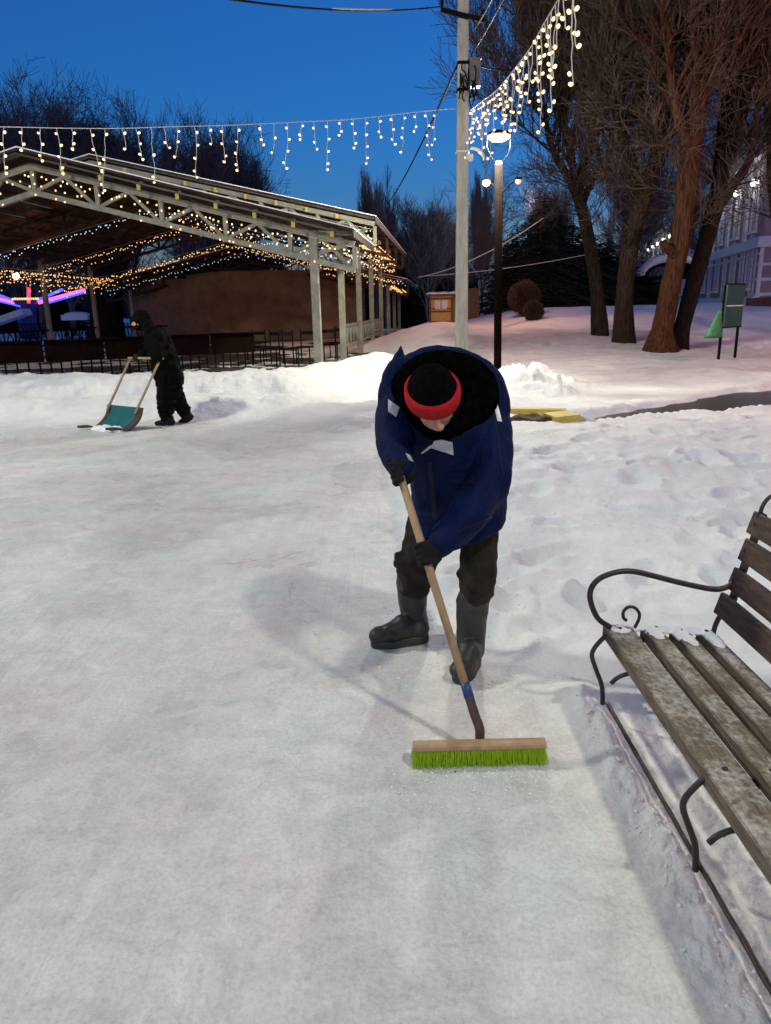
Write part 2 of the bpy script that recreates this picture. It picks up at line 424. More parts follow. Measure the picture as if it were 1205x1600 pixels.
def snow_material():
    m = bpy.data.materials.new('snow'); m.use_nodes = True; nt = m.node_tree; N = nt.nodes; L = nt.links
    b = N['Principled BSDF']
    tc = N.new('ShaderNodeTexCoord'); at_ = N.new('ShaderNodeAttribute'); at_.attribute_name = 'packed'
    def nz(scale, det=6, ro=.6, st=None, dist=0):
        n = N.new('ShaderNodeTexNoise'); n.inputs['Scale'].default_value = scale; n.inputs['Detail'].default_value = det
        n.inputs['Roughness'].default_value = ro; n.inputs['Distortion'].default_value = dist
        if st:
            mp = N.new('ShaderNodeMapping'); mp.inputs['Scale'].default_value = st; mp.inputs['Rotation'].default_value = (0, 0, R(20))
            L.new(tc.outputs['Object'], mp.inputs['Vector']); L.new(mp.outputs['Vector'], n.inputs['Vector'])
        else: L.new(tc.outputs['Object'], n.inputs['Vector'])
        return n
    def ramp(src, stops):
        r = N.new('ShaderNodeValToRGB'); e = r.color_ramp.elements
        e[0].position, e[0].color = stops[0][0], (*stops[0][1], 1); e[1].position, e[1].color = stops[-1][0], (*stops[-1][1], 1)
        for p, c in stops[1:-1]:
            x = e.new(p); x.color = (*c, 1)
        L.new(src, r.inputs['Fac']); return r
    def mix(bt, f, a, c):
        x = N.new('ShaderNodeMix'); x.data_type = 'RGBA'; x.blend_type = bt
        for s, v in (('Factor', f), ('A', a), ('B', c)):
            if hasattr(v, 'links'): L.new(v, x.inputs[s])
            else: x.inputs[s].default_value = v if not isinstance(v, tuple) else (*v, 1)
        return x.outputs['Result']
    # hard-packed ice: grey translucent patches under scraped white
    n_big = nz(.8, 5, .6, None, .6); n_mid = nz(6.0, 9, .72, (1, 1.15, 1), .9); n_fine = nz(70, 6, .75)
    big = ramp(n_big.outputs['Fac'], [(.30, (.64,.645,.66)), (.46, (.735,.715,.715)), (.58, (.755,.765,.76)), (.72, (.82,.81,.80))])
    mid = ramp(n_mid.outputs['Fac'], [(.28, (.74,.745,.75)), (.46, (.90,.90,.90)), (.55, (.97,.97,.97)), (.68, (1.07,1.07,1.07))])
    fin = ramp(n_fine.outputs['Fac'], [(.34, (.80,.80,.80)), (.50, (.97,.97,.97)), (.64, (1.06,1.06,1.06))])
    pk = mix('MULTIPLY', 1.0, mix('MULTIPLY', 1.0, big.outputs['Color'], mid.outputs['Color']), fin.outputs['Color'])
    # rose and green-grey tints of old ice, scrape lines, dirty flecks
    tint = ramp(nz(1.15, 4, .55, None, .4).outputs['Fac'], [(.36, (.955,1.0,.985)), (.5, (1,1,1)), (.64, (1.03,.965,.96))])
    pk = mix('MULTIPLY', 1.0, pk, tint.outputs['Color'])
    def streak(rz, sc, sx):
        mp = N.new('ShaderNodeMapping'); mp.inputs['Scale'].default_value = (sx, .55, 1); mp.inputs['Rotation'].default_value = (0, 0, R(rz))
        L.new(tc.outputs['Object'], mp.inputs['Vector']); n = N.new('ShaderNodeTexNoise'); n.inputs['Scale'].default_value = sc; n.inputs['Detail'].default_value = 5; n.inputs['Roughness'].default_value = .7; n.inputs['Distortion'].default_value = .25
        L.new(mp.outputs['Vector'], n.inputs['Vector']); return n
    s1, s2 = streak(62, 2.2, 16), streak(-18, 1.8, 20)
    smask = ramp(nz(.9, 4, .6).outputs['Fac'], [(.46, (0,0,0)), (.60, (1,1,1))])
    pk = mix('MULTIPLY', smask.outputs['Color'], pk, ramp(s1.outputs['Fac'], [(.36, (.94,.94,.95)), (.50, (1,1,1)), (.66, (1.03,1.03,1.025))]).outputs['Color'])
    smask2 = ramp(nz(.7, 4, .6, (1.3, 1, 1)).outputs['Fac'], [(.48, (0,0,0)), (.62, (1,1,1))])
    pk = mix('MULTIPLY', smask2.outputs['Color'], pk, ramp(s2.outputs['Fac'], [(.36, (.92,.92,.93)), (.50, (1,1,1)), (.66, (1.04,1.04,1.04))]).outputs['Color'])
    pk = mix('MULTIPLY', 1.0, pk, ramp(nz(17, 7, .75).outputs['Fac'], [(.27, (.80,.79,.78)), (.40, (1,1,1))]).outputs['Color'])
    l_big = nz(1.7, 6, .62); l_fine = nz(60, 4, .6)
    lo = mix('MULTIPLY', 1.0, ramp(l_big.outputs['Fac'], [(.3, (.76,.755,.745)), (.6, (.87,.87,.87))]).outputs['Color'],
             ramp(l_fine.outputs['Fac'], [(.3, (.93,.93,.93)), (.65, (1.02,1.02,1.02))]).outputs['Color'])
    col = mix('MIX', at_.outputs['Fac'], lo, pk)
    at2 = N.new('ShaderNodeAttribute'); at2.attribute_name = 'trodden'
    grey = mix('MULTIPLY', 1.0, ramp(nz(2.6, 8, .7, None, .6).outputs['Fac'], [(.32, (.32,.285,.305)), (.52, (.43,.385,.41)), (.7, (.54,.49,.515))]).outputs['Color'], fin.outputs['Color'])
    col = mix('MIX', at2.outputs['Fac'], col, grey)
    # specks of grit
    v = N.new('ShaderNodeTexVoronoi'); v.inputs['Scale'].default_value = 5; v.inputs['Randomness'].default_value = 1
    L.new(tc.outputs['Object'], v.inputs['Vector'])
    sp = ramp(v.outputs['Distance'], [(.018, (.12,.10,.08)), (.03, (1,1,1))])
    gate = ramp(nz(1.3, 2).outputs['Fac'], [(.52, (0,0,0)), (.60, (1,1,1))])
    col = mix('MULTIPLY', gate.outputs['Color'], col, sp.outputs['Color'])
    L.new(col, b.inputs['Base Color'])
    rr = N.new('ShaderNodeMapRange'); rr.inputs['From Min'].default_value = 0; rr.inputs['From Max'].default_value = 1
    rr.inputs['To Min'].default_value = .85; rr.inputs['To Max'].default_value = .40
    L.new(at_.outputs['Fac'], rr.inputs['Value']); L.new(rr.outputs['Result'], b.inputs['Roughness'])
    gl = N.new('ShaderNodeMapRange'); gl.inputs['From Min'].default_value = .40; gl.inputs['From Max'].default_value = .62; gl.inputs['To Min'].default_value = -.16; gl.inputs['To Max'].default_value = .16
    L.new(n_big.outputs['Fac'], gl.inputs['Value']); ad = N.new('ShaderNodeMath'); ad.operation = 'ADD'; L.new(rr.outputs['Result'], ad.inputs[0]); L.new(gl.outputs['Result'], ad.inputs[1]); L.new(ad.outputs[0], b.inputs['Roughness'])
    b.inputs['Specular IOR Level'].default_value = .35
    b1 = N.new('ShaderNodeBump'); b1.inputs['Strength'].default_value = .55; b1.inputs['Distance'].default_value = .022
    L.new(n_mid.outputs['Fac'], b1.inputs['Height'])
    b2 = N.new('ShaderNodeBump'); b2.inputs['Strength'].default_value = .55; b2.inputs['Distance'].default_value = .008
    L.new(nz(95, 5, .65).outputs['Fac'], b2.inputs['Height']); L.new(b1.outputs['Normal'], b2.inputs['Normal'])
    b3 = N.new('ShaderNodeBump'); b3.inputs['Strength'].default_value = .5; b3.inputs['Distance'].default_value = .05
    L.new(nz(9, 5, .6).outputs['Fac'], b3.inputs['Height']); L.new(b2.outputs['Normal'], b3.inputs['Normal'])
    inv = N.new('ShaderNodeMapRange'); inv.inputs['To Min'].default_value = .5; inv.inputs['To Max'].default_value = .12
    L.new(at_.outputs['Fac'], inv.inputs['Value']); L.new(inv.outputs['Result'], b3.inputs['Strength'])
    L.new(b3.outputs['Normal'], b.inputs['Normal'])
    return m
build_terrain()
# wet asphalt in the cleared strip
mb = MB(); cols = []
for i in range(40):
    x = 2.3+i*.19; yf = 10.02+.36*(x-2.7); wd = max(.25, min(1.9, .35+.42*(x-2.7)))
    cols.append([(x, yf-.2, -.055+.004*mnoise.noise((x, 0, 0))), (x, yf+wd*.5, -.052), (x, yf+wd+.25, -.05)])
for a, b_ in zip(cols, cols[1:]):
    for k in range(2): mb.quad(a[k], b_[k], b_[k+1], a[k+1])
struct(mb.build('asphalt_path', M['asphalt']))
# ------------------------------------------------------------------ bench
bench = thing('park_bench', 'slatted wooden park bench with scrolled iron armrest standing in snow at the right edge', 'bench', (1.0, 1.7, 0))
YB = 2.56
YN = .35
def px2(u, v): return at(u, v, YB)
# seat: four slats, sloping a little to the back
sl = [(945, 998, 976, 978), (1004, 1044, 981, 984), (1047, 1086, 985, 987), (1091, 1117, 986, 987)]
X0 = .815; pos = [(.815, .106, .378), (.957, .070, .372), (1.062, .066, .366), (1.162, .060, .360)]
rnd = random.Random(3)
for i, (x, wd, z) in enumerate(pos):
    mb = MB(); y1 = YB+.015+rnd.uniform(-.012, .012)-.01*i
    n = 14; rings = []
    for k in range(n+1):
        y = y1+(YN-y1)*k/n; j = .0022*mnoise.noise((x*9, y*4, 2)); t = .052
        c = .005
        rings.append([(x+c, y, z-t), (x+wd-c, y, z-t-.005), (x+wd, y, z-t+c-.005), (x+wd, y, z-c-.004+j), (x+wd-c, y, z-.004+j), (x+c, y, z+j), (x, y, z-c+j), (x, y, z-t+c)])
    mb.rings(rings); mb.build('seat_slat', M['slat'], bench)
# back: four slats
for i, (x, z) in enumerate([(1.226, .423), (1.259, .525), (1.288, .637), (1.315, .735)]):
    dx, dz = .021, .075
    mb = MB(); rings = []; ux, uz = dx/math.hypot(dx, dz), dz/math.hypot(dx, dz); t = .026; y1 = YB+rnd.uniform(-.008, .008)
    for k in range(13):
        y = y1+(YN-y1)*k/12; j = .002*mnoise.noise((z*9, y*4, 5))
        rings.append([(x+j, y, z), (x+dx+j, y, z+dz), (x+dx+.004+j, y, z+dz+.004), (x+dx+t*uz, y, z+dz-t*ux+.002), (x+t*uz, y, z-t*ux)])
    mb.rings(rings); mb.build('back_slat', M['backslat'], bench)
def bench_frame(y, arm):
    dy = y-YB
    def q(u, v, o=0): p = px2(u, v); return Vector((p.x, y+o, p.z))
    if arm:
        mb = MB()
        pts = [q(950, 975), q(930, 960), q(919, 932), q(922, 912), q(936, 898), q(960, 889.5), q(985, 888.5), q(1015, 895), q(1050, 904), q(1085, 912), q(1110, 916), q(1126, 914), q(1145, 905)]
        mb.tube(bez(pts, 5), .0105, 10); mb.build('armrest', M['metal'], bench, True)
        mb = MB()
        cx, cz = q(979, 956).x, q(979, 956).z
        sp = [q(985, 972, -.02), q(991, 960, -.02), q(992, 950, -.02), q(985, 941.5, -.02), q(975, 940.5, -.02), q(967.5, 948, -.02), q(968, 957, -.02), q(972.5, 961, -.02)]
        mb.tube(bez(sp, 5), .0062, 8); mb.build('scroll', M['metal'], bench, True)
    mb = MB()
    leg = [q(958, 980), q(946, 986), q(934, 997), q(924, 1010), q(922, 1022), q(929, 1043), q(936, 1062), q(938, 1078), q(938, 1094)]
    mb.tube(bez(leg, 5), .0088, 10); mb.build('front_leg', M['metal'], bench, True)
    mb = MB()
    arc = [q(951, 1062), q(960, 1054), q(973, 1048), q(990, 1045), q(1012, 1046), q(1035, 1056), q(1052, 1080), q(1060, 1110)]
    mb.tube(bez(arc, 5), .0088, 10); mb.build('leg_brace', M['metal'], bench, True)
    mb = MB()
    # back upright and rear leg behind the slats
    mb.bar((1.258, y, .40), (1.352, y, .815), .045, .008, (1,0,0)); mb.build('back_upright', M['metal'], bench)
    mb = MB(); mb.tube(bez([(1.24, y, .43), (1.22, y, .36), (1.23, y, .25), (1.30, y, .1), (1.36, y, -.06)], 5), .0095, 8)
    mb.build('rear_leg', M['metal'], bench, True)
    mb = MB(); mb.bar((.84, y, .335), (1.25, y, .318), .03, .010); mb.build('seat_rail', M['metal'], bench)
for y, a in ((YB-.03, 1), (1.66, 0), (.76, 1)): bench_frame(y, a)
for y in (YB-.03, 1.66, .76):
    for (x, wd, z) in pos:
        mb = MB(); mb.ell((x+wd*.5, y, z+.0005), (.0085, .0085, .0045), None, 10, 6); mb.build('bolt', M['metal'], bench, True)
    for (x, z) in [(1.226, .423), (1.259, .525), (1.288, .637), (1.315, .735)]:
        mb = MB(); mb.ell((x+.0105-.001, y, z+.0375), (.004, .0085, .0085), None, 10, 6); mb.build('bolt', M['metal'], bench, True)
mb = MB(); mb.tube(bez([(1.337, YB-.03, .80), (1.350, YB-.03, .85), (1.375, YB-.03, .878), (1.405, YB-.03, .875)], 6), .0075, 8); mb.build('top_scroll', M['metal'], bench, True)
mb = MB(); y = YB-.03; pts = []
while y > -.2:
    pts.append((.838+.002*mnoise.noise((y*8, 0, 1)), y, .066+.003*mnoise.noise((y*11, 4, 1)))); y -= .03
mb.tube(pts, [.0075+.0035*abs(mnoise.noise((p[1]*23, 2, 2))) for p in pts], 7); mb.build('ground_bar', M['metal'], bench, True)
# snow lying on the far end of the seat
mb = MB()
for (x, y, rx, ry, rz) in ((.868, 2.535, .045, .045, .009), (.99, 2.51, .034, .07, .010), (1.085, 2.50, .034, .075, .010), (1.10, 2.46, .024, .07, .008), (1.19, 2.47, .030, .09, .010), (.93, 2.55, .05, .025, .010), (1.04, 2.54, .05, .03, .010), (1.14, 2.53, .05, .03, .011)):
    z = .378-.018*(x-.815)/.385-.003
    mb.ell((x, y, z), (rx, ry, rz), None, 14, 8)
m2 = remesh(mb, .0045, 2, .004, 34); rebuild('snow_patch', m2, M['snowcap'], bench)
mb = MB(); mb.ell((1.055, 1.62, .372), (.016, .022, .014)); mb.ell((1.046, 1.60, .370), (.012, .014, .01))
m2 = remesh(mb, .003, 2, .003, 60); rebuild('snow_lump', m2, M['snowcap'], bench)

# ------------------------------------------------------------------ broom
BB = gnd(750, 1143, .10); BT = at(624, 738, 2.72)
bd = (BT-BB).normalized()
broom = thing('push_broom', 'push broom with bright green bristles and pale wooden handle held by the navy-jacketed worker', 'broom', (BB.x, BB.y, 0))
mb = MB(); top = BT+bd*.05
mb.tube([BB+bd*(.155), BB+bd*.6, top], [.0145, .0155, .015], 14); mb.build('handle', M['wood'], broom, True)
mb = MB(); mb.tube(bez([BB+Vector((.0, .0, -.035)), BB+Vector((-.001, .003, .01)), BB+bd*.06, BB+bd*.13], 5), [.017]*15+[.0185], 14); mb.build('socket', M['ferrule'], broom, True)
mb = MB(); mb.tube([BB+bd*.125, BB+bd*.175], [.0185, .0175], 14); mb.build('tape', M['blue_tape'], broom, True)
bw = (gnd(852, 1165, .06)-gnd(645, 1170, .06)); bl = bw.length; bx = bw.normalized(); by = Vector((0,0,1)).cross(bx)
bc = (gnd(852, 1165, .06)+gnd(645, 1170, .06))/2
Mb = Matrix((bx, by, Vector((0,0,1)))).transposed()
mb = MB(); c = .006; rings = []
for s in (-1, 1):
    for e in ((1-.012, 1) if s > 0 else (-1, -1+.012)):
        k = .85 if abs(e) == 1 else 1
        rings.append([bc+Mb @ Vector((e*bl/2, y*k, z)) for y, z in ((-.024, .002), (.024, .002), (.026, .007), (.023, .018), (.013, .023), (-.013, .023), (-.023, .018), (-.026, .007))])
for i in (0, 1, 2, 3): pass
mb.rings(rings); mb.build('brush_block', M['wood'], broom)
mb = MB(); rr = random.Random(5)
for i in range(60):
    for j in range(7):
        x = (-.5+(i+.5)/60)*bl*.985; yy = (-1+2*(j+.5)/7)*.022
        for k in range(5):
            px, py = x+rr.uniform(-.005, .005), yy+rr.uniform(-.004, .004)
            a = bc+Mb @ Vector((px, py, .004)); 
            b_ = bc+Mb @ Vector((px+rr.uniform(-.008, .008)+.014*px/bl, py*1.7+rr.uniform(-.008, .008), -.060+rr.uniform(-.004, .012)))
            m_ = (a+b_)/2+Vector((0, 0, 0))
            r_ = .0012
            t1 = bx*r_; t2 = by*r_
            mb._add([a-t1, a+t1, b_+t1*.7, b_-t1*.7, a-t2, a+t2, b_+t2*.7, b_-t2*.7], [(0,1,2,3), (4,5,6,7)])
mb.build('bristles', M['green'], broom)

# ------------------------------------------------------------------ sweeping worker
def grip(mb, c, ax, palm, r, s=1.0, spread=.021, flip=1):
    """closed glove round a stick: c centre of grip, ax along the stick, palm = direction from stick to the palm"""
    ax = ax.normalized(); palm = (palm-ax*palm.dot(ax)).normalized(); side = ax.cross(palm)*flip
    mb.ell(c+palm*(r+.022*s), (.026*s, .045*s, .046*s), Matrix((palm, side, ax)).transposed(), 14, 10)
    fr = .0115*s
    for i in range(4):
        o = ax*((i-1.5)*spread*s); L = (.95, 1.0, .97, .85)[i]; pts = []
        for k in range(8):
            a = R(20)+R(205)*L*k/7
            rad = r+fr*(1.25 if k < 3 else .95)
            pts.append(c+o+(palm*math.cos(a)+side*math.sin(a))*rad)
        mb.limb(pts, [fr*(1.12-.035*k) for k in range(8)], 8)
    pts = []
    for k in range(6):
        a = -R(35)-R(115)*k/5
        pts.append(c+ax*((1.2-k*.12)*spread*s+.006)+(palm*math.cos(a)+side*math.sin(a))*(r+fr*1.15))
    mb.limb(pts, [fr*1.25, fr*1.22, fr*1.15, fr*1.1, fr, fr*.9], 8)
wk = thing('person', 'worker in a navy jacket, red-banded black hat and rubber boots bending over a green broom', 'person', (.25, 3.15, 0))
# head, face and neck: one surface
HC = at(677, 622, 2.80)
cz = Vector((-.10, -.63, .77)).normalized(); fy = Vector((.16, -.78, -.62)); fy = (fy-cz*fy.dot(cz)).normalized(); hx = fy.cross(cz)
HM = Matrix((hx, fy, cz)).transposed()
def hp(x, y, z): return HC+HM @ Vector((x, y, z))
mb = MB()
mb.ell(hp(0, -.008, .025), (.078, .098, .088), HM, 20, 14)
mb.ell(hp(0, .030, -.050), (.062, .060, .072), HM, 18, 12)
mb.ell(hp(0, .052, -.098), (.034, .030, .026), HM)
mb.limb([hp(0, .088, -.004), hp(0, .104, -.030), hp(0, .112, -.045)], [.010, .012, .0155], 10)
for s in (-1, 1):
    mb.ell(hp(s*.011, .100, -.047), (.010, .010, .008), HM, 10, 8)
    mb.ell(hp(s*.030, .080, .010), (.026, .012, .009), HM, 12, 8)
    mb.ell(hp(s*.040, .062, -.035), (.022, .022, .018), HM, 12, 8)
    mb.ell(hp(s*.078, -.005, -.015), (.009, .020, .032), HM, 12, 8)
mb.ell(hp(0, .086, -.073), (.024, .010, .006), HM, 12, 8)
mb.ell(hp(0, .083, -.082), (.021, .010, .007), HM, 12, 8)
mb.limb([hp(0, -.02, -.06), hp(0, -.05, -.14), HC+Vector((.02, .2, .02))], [.058, .06, .07])
# trunk, arms and legs under the clothes
SH = at(700, 610, 3.03); HIP = at(718, 745, 3.2)
mb.limb([HC+Vector((.02, .2, .02)), SH, (SH+HIP)/2, HIP], [.07, .10, .12, .12])
A1 = [at(626, 612, 2.99), at(616, 660, 2.92), at(618, 702, 2.84), at(628, 730, 2.76)]
A2 = [at(760, 632, 2.99), at(768, 735, 2.86), at(735, 800, 2.72), at(688, 850, 2.62)]
mb.limb([SH]+A1, [.07, .055, .05, .045, .035]); mb.limb([SH]+A2, [.07, .055, .05, .045, .035])
L1 = [at(690, 765, 3.22), at(660, 865, 3.24), at(648, 930, 3.28), at(652, 985, 3.28)]
L2 = [at(748, 765, 3.15), at(747, 860, 3.06), at(742, 945, 3.05), at(741, 1010, 3.02)]
mb.limb([HIP]+L1, [.10, .07, .05, .045, .04]); mb.limb([HIP]+L2, [.10, .07, .05, .045, .04])
m2 = remesh(mb, .0055, 3); body = rebuild('body', m2, M['skin'], wk)
for s in (-1, 1):
    mb = MB(); mb.ell(hp(s*.030, .083, -.010), (.012, .010, .007), HM); mb.build('eye', M['eye'], body, True)
# hat
hat_mb = MB(); rings = []
for j in range(10):
    t = j/9*math.pi/2
    z = .012+.112*math.sin(t)
    ring = []
    for k in range(32):
        a = 2*math.pi*k/32; rr_ = max(.004, math.cos(t)**.8); lump = 1+.02*mnoise.noise((math.cos(a)*2, math.sin(a)*2, j*.4))
        ring.append(hp(.099*rr_*math.cos(a)*lump, -.006+.116*rr_*math.sin(a)*lump, z*lump))
    rings.append(ring)
hat_mb.rings(rings); hat = hat_mb.build('hat', M['hat'], wk, True)
rings = []
for z, ex in ((-.004, -.004), (-.006, .003), (.006, .0065), (.030, .0085), (.048, .0065), (.056, -.002)):
    ring = []
    for k in range(40):
        a = 2*math.pi*k/40
        zz = z+.006*math.sin(a)+.002*mnoise.noise((math.cos(a)*3, math.sin(a)*3, z*30))
        ring.append(hp((.099+ex)*math.cos(a), -.004+(.114+ex)*math.sin(a), zz))
    rings.append(ring)
mb = MB(); mb.rings(rings); mb.build('band', M['red'], hat, True)
# collar of black fur lying round the head
mb = MB(); cp = []
for k in range(32):
    a = 2*math.pi*k/32; ca, sa = math.cos(a), math.sin(a)
    u = 682+(74 if ca > 0 else 55)*ca; v = 618-(48 if sa > 0 else 50)*sa
    Y = 2.925
    if sa < 0: u = 682+(u-682)*(1-.5*sa*sa)*(1 if ca > 0 else .72+.28*(1+sa)); Y = 2.925-.075*(-sa)
    cp.append(at(u, v, Y))
rad = [.056+.012*math.cos(2*math.pi*k/32)+.002*math.sin(2*math.pi*k/32) for k in range(32)]
mb.limb(cp+[cp[0]], rad+[rad[0]], 12)
mb.ell(at(684, 606, 2.99), (.17, .07, .13))
mb.limb([at(650, 655, 2.89), at(668, 676, 2.87), at(680, 690, 2.88)], [.035, .03, .02]); mb.ell(at(718, 636, 2.92), (.07, .05, .07)); mb.ell(at(728, 606, 2.92), (.07, .08, .075)); mb.ell(at(735, 630, 2.92), (.06, .07, .06)); mb.ell(at(640, 640, 2.92), (.06, .05, .06))
mb.limb([at(752, 600, 2.95), at(764, 640, 2.93), at(758, 664, 2.92)], [.05, .046, .03])
mb.limb([at(614, 596, 2.96), at(622, 618, 2.93)], [.035, .03])
m2 = remesh(mb, .008, 8, .004, 30); rebuild('collar', m2, M['collar'], wk)
# jacket
mb = MB()
rows = [(856, 668, 716, 2.96, .06), (842, 656, 752, 2.99, .10), (820, 646, 786, 3.06, .15), (780, 641, 796, 3.10, .18), (740, 637, 797, 3.08, .20), (700, 628, 796, 3.06, .21), (665, 610, 793, 3.05, .22), (630, 598, 784, 3.05, .21), (600, 594, 770, 3.07, .19), (574, 606, 752, 3.10, .16), (556, 630, 728, 3.13, .12), (547, 655, 705, 3.15, .06)]
rings = []
for v, xl, xr, Y, hd in rows:
    c = at((xl+xr)/2, v, Y); dep = (c-CAMP).dot(_fw); hw = (xr-xl)/2/F*dep; ring = []
    for k in range(28):
        a = 2*math.pi*k/28; ca, sa = math.cos(a), math.sin(a); e = 2.3
        ring.append(c+Vector((hw*math.copysign(abs(ca)**(2/e), ca), hd*math.copysign(abs(sa)**(2/e), sa), 0)))
    rings.append(ring)
mb.rings(rings)
def body_limb(path, rad): mb.limb(bez(path, 3), np.interp(np.linspace(0, len(rad)-1, (len(path)-1)*3+1), range(len(rad)), rad).tolist(), 14)
body_limb(A1, [.080, .078, .074, .060])
body_limb(A2, [.092, .090, .086, .066])
mb.limb([at(745, 775, 2.98), at(722, 815, 2.92), at(702, 838, 2.86)], [.10, .08, .05])
mb.limb([at(625, 582, 3.02), at(626, 560, 3.02), at(627, 548, 3.02), at(627, 539, 3.02)], [.055, .030, .018, .010])
mb.limb(bez([at(603, 640, 2.95), at(605, 605, 2.95), at(622, 573, 2.96), at(660, 556, 2.97), at(700, 554, 2.97), at(742, 566, 2.96), at(772, 596, 2.94), at(784, 640, 2.93)], 3), [.034]*22)
m2 = remesh(mb, .0065, 14, .015, 4.2, (1.6, 1.0, .9))
for v, nv_ in zip(m2.vertices, [v.normal.copy() for v in m2.vertices]):  # finer creases
    v.co += nv_*(.0015*mnoise.noise(v.co*30)-.010*max(0, .42-1.2*abs(mnoise.noise(Vector((v.co.x*7+v.co.z*4, v.co.y*5, v.co.z*9-v.co.x*3))))))
jk = rebuild('jacket', m2, M['jacket'], wk)
bpy.context.view_layer.update()
def surf_bvh(o):
    off = parent_loc(o); return BVHTree.FromPolygons([v.co+off for v in o.data.vertices], [p.vertices[:] for p in o.data.polygons])
jb = surf_bvh(jk)
def strip(name, corners, n=(8, 5), mat_=M['reflect'], parent=jk, bvh=None, lift=.004):
    """a sewn strip lying on the cloth between four corners"""
    bvh = bvh or jb
    (a, b, c, d) = [Vector((x, y, 0)) for x, y in corners]; mb = MB(); g = {}
    for i in range(n[0]+1):
        for j in range(n[1]+1):
            s, t = i/n[0], j/n[1]; p = (a*(1-s)+b*s)*(1-t)+(d*(1-s)+c*s)*t
            r = ray(p.x, p.y).normalized(); h, nn, _, _ = bvh.ray_cast(CAMP, r)
            if h is None: return
            if nn.dot(r) > 0: nn = -nn
            g[i, j] = (h+nn*lift, h-nn*.002)
    for lay in (0, 1):
        for i in range(n[0]):
            for j in range(n[1]):
                q = [g[i, j][lay], g[i+1, j][lay], g[i+1, j+1][lay], g[i, j+1][lay]]
                mb.quad(*(q if lay else q[::-1]))
    for i in range(n[0]):
        for j in (0, n[1]): mb.quad(g[i, j][0], g[i+1, j][0], g[i+1, j][1], g[i, j][1])
    for j in range(n[1]):
        for i in (0, n[0]): mb.quad(g[i, j][0], g[i, j+1][0], g[i, j+1][1], g[i, j][1])
    return mb.build(name, mat_, parent, True)
M['placket'] = mat('placket_cloth', (.0006,.0016,.010), (.001,.003,.018), .8, 20)
strip('placket', [(668, 722), (675, 722), (684, 812), (676, 812)], (4, 22), M['placket'], lift=.003)
strip('pocket_flap', [(700, 738), (742, 742), (741, 758), (699, 753)], (8, 4), M['jacket'], lift=.006)
strip('sleeve_seam', [(770, 640), (772.5, 640), (788, 745), (785.5, 745)], (2, 22), M['placket'], lift=.002)
strip('hem_seam', [(716, 829), (770, 806), (771, 808.5), (717, 831.5)], (16, 2), M['placket'], lift=.002)
strip('reflective_strip', [(681, 684), (707, 691), (709, 711), (673, 699)])
strip('reflective_strip', [(607, 624), (624, 637), (619, 652), (607, 643)])
strip('reflective_strip', [(772, 632), (777, 630), (784, 659), (777, 658)])
strip('reflective_strip', [(634, 709), (640, 712), (645, 722), (639, 719)])
strip('reflective_strip', [(659, 707), (673, 695), (675, 698), (660, 709)])
# trousers
mb = MB()
def leg(path, rad): mb.limb(bez(path, 4), np.interp(np.linspace(0, len(rad)-1, (len(path)-1)*4+1), range(len(rad)), rad).tolist(), 16)
leg([at(690, 765, 3.22), at(667, 830, 3.235), at(655, 872, 3.25), at(648, 900, 3.27), at(647, 915, 3.275)], [.115, .098, .090, .087, .080])
leg([at(746, 765, 3.16), at(748, 850, 3.08), at(746, 903, 3.06), at(744, 925, 3.05), at(739, 950, 3.045)], [.11, .083, .083, .076, .072])
mb.ell(HIP, (.16, .13, .13))
for (u, v, Y, r) in ((622, 868, 3.25, .022), (768, 908, 3.06, .026), (722, 897, 3.05, .026), (626, 892, 3.27, .026), (630, 880, 3.22, .045), (665, 897, 3.2, .05), (745, 915, 2.99, .05)): mb.ell(at(u, v, Y), (r, r*1.1, r*.8))
m2 = remesh(mb, .008, 7, .008, 7, (1.4, 1.4, 2.0)); rebuild('trousers', m2, M['trousers'], wk)
# boots
def boot(shaft, srad, heel, toe, gz):
    h = Vector(heel); t = Vector(toe); h.z = t.z = gz; d = (t-h); L = d.length; d.normalize(); sx = d.cross(Vector((0,0,1)))
    B = Matrix((sx, d, Vector((0,0,1)))).transposed()
    mb = MB()
    mb.limb(bez(shaft, 4), np.interp(np.linspace(0, len(srad)-1, (len(shaft)-1)*4+1), range(len(srad)), srad).tolist(), 16)
    def f(y, z, r): mb.ell(h+d*(y*L)+Vector((0,0,z)), r, B, 16, 10)
    f(.20, .055, (.042, .062, .05)); f(.42, .062, (.045, .085, .055)); f(.62, .050, (.050, .085, .045)); f(.80, .044, (.051, .066, .040)); f(.88, .040, (.046, .045, .036))
    mb.limb([shaft[-1], h+d*(L*.45)+Vector((0,0,.085)), h+d*(L*.68)+Vector((0,0,.058))], [srad[-1]*.95, .052, .042])
    m2 = remesh(mb, .006, 5, .004, 12); o = rebuild('boot', m2, M['boot'], wk)
    s_ = MB(); rings = []
    for z, k in ((-.012, .96), (-.008, 1), (.020, 1.02), (.026, .98)):
        ring = []
        for j in range(28):
            a = 2*math.pi*j/28; yy = .5+.5*math.sin(a)*1.0; w_ = .050*abs(math.cos(a))**.8*(.82+.24*sst(.35, .75, yy)-.08*math.exp(-((yy-.38)/.12)**2))
            ring.append(h+d*(L*(.02+yy*.965)*1.0+(k-1)*L*.3*(yy-.5))+sx*(math.copysign(w_, math.cos(a))*k)+Vector((0,0,z)))
        rings.append(ring)
    s_.rings(rings); s_.build('sole', M['boot'], o, True)
    return o
boot([at(645, 902, 3.275), at(645, 930, 3.28), at(648, 965, 3.285), at(652, 985, 3.285)], [.078, .072, .063, .06], gnd(672, 998, .012), gnd(578, 1008, .012), .014)
boot([at(739, 938, 3.045), at(737, 965, 3.035), at(736, 1000, 3.02), at(737, 1015, 3.01)], [.075, .070, .063, .06], gnd(747, 1030, .012), gnd(714, 1066, .012), .014)
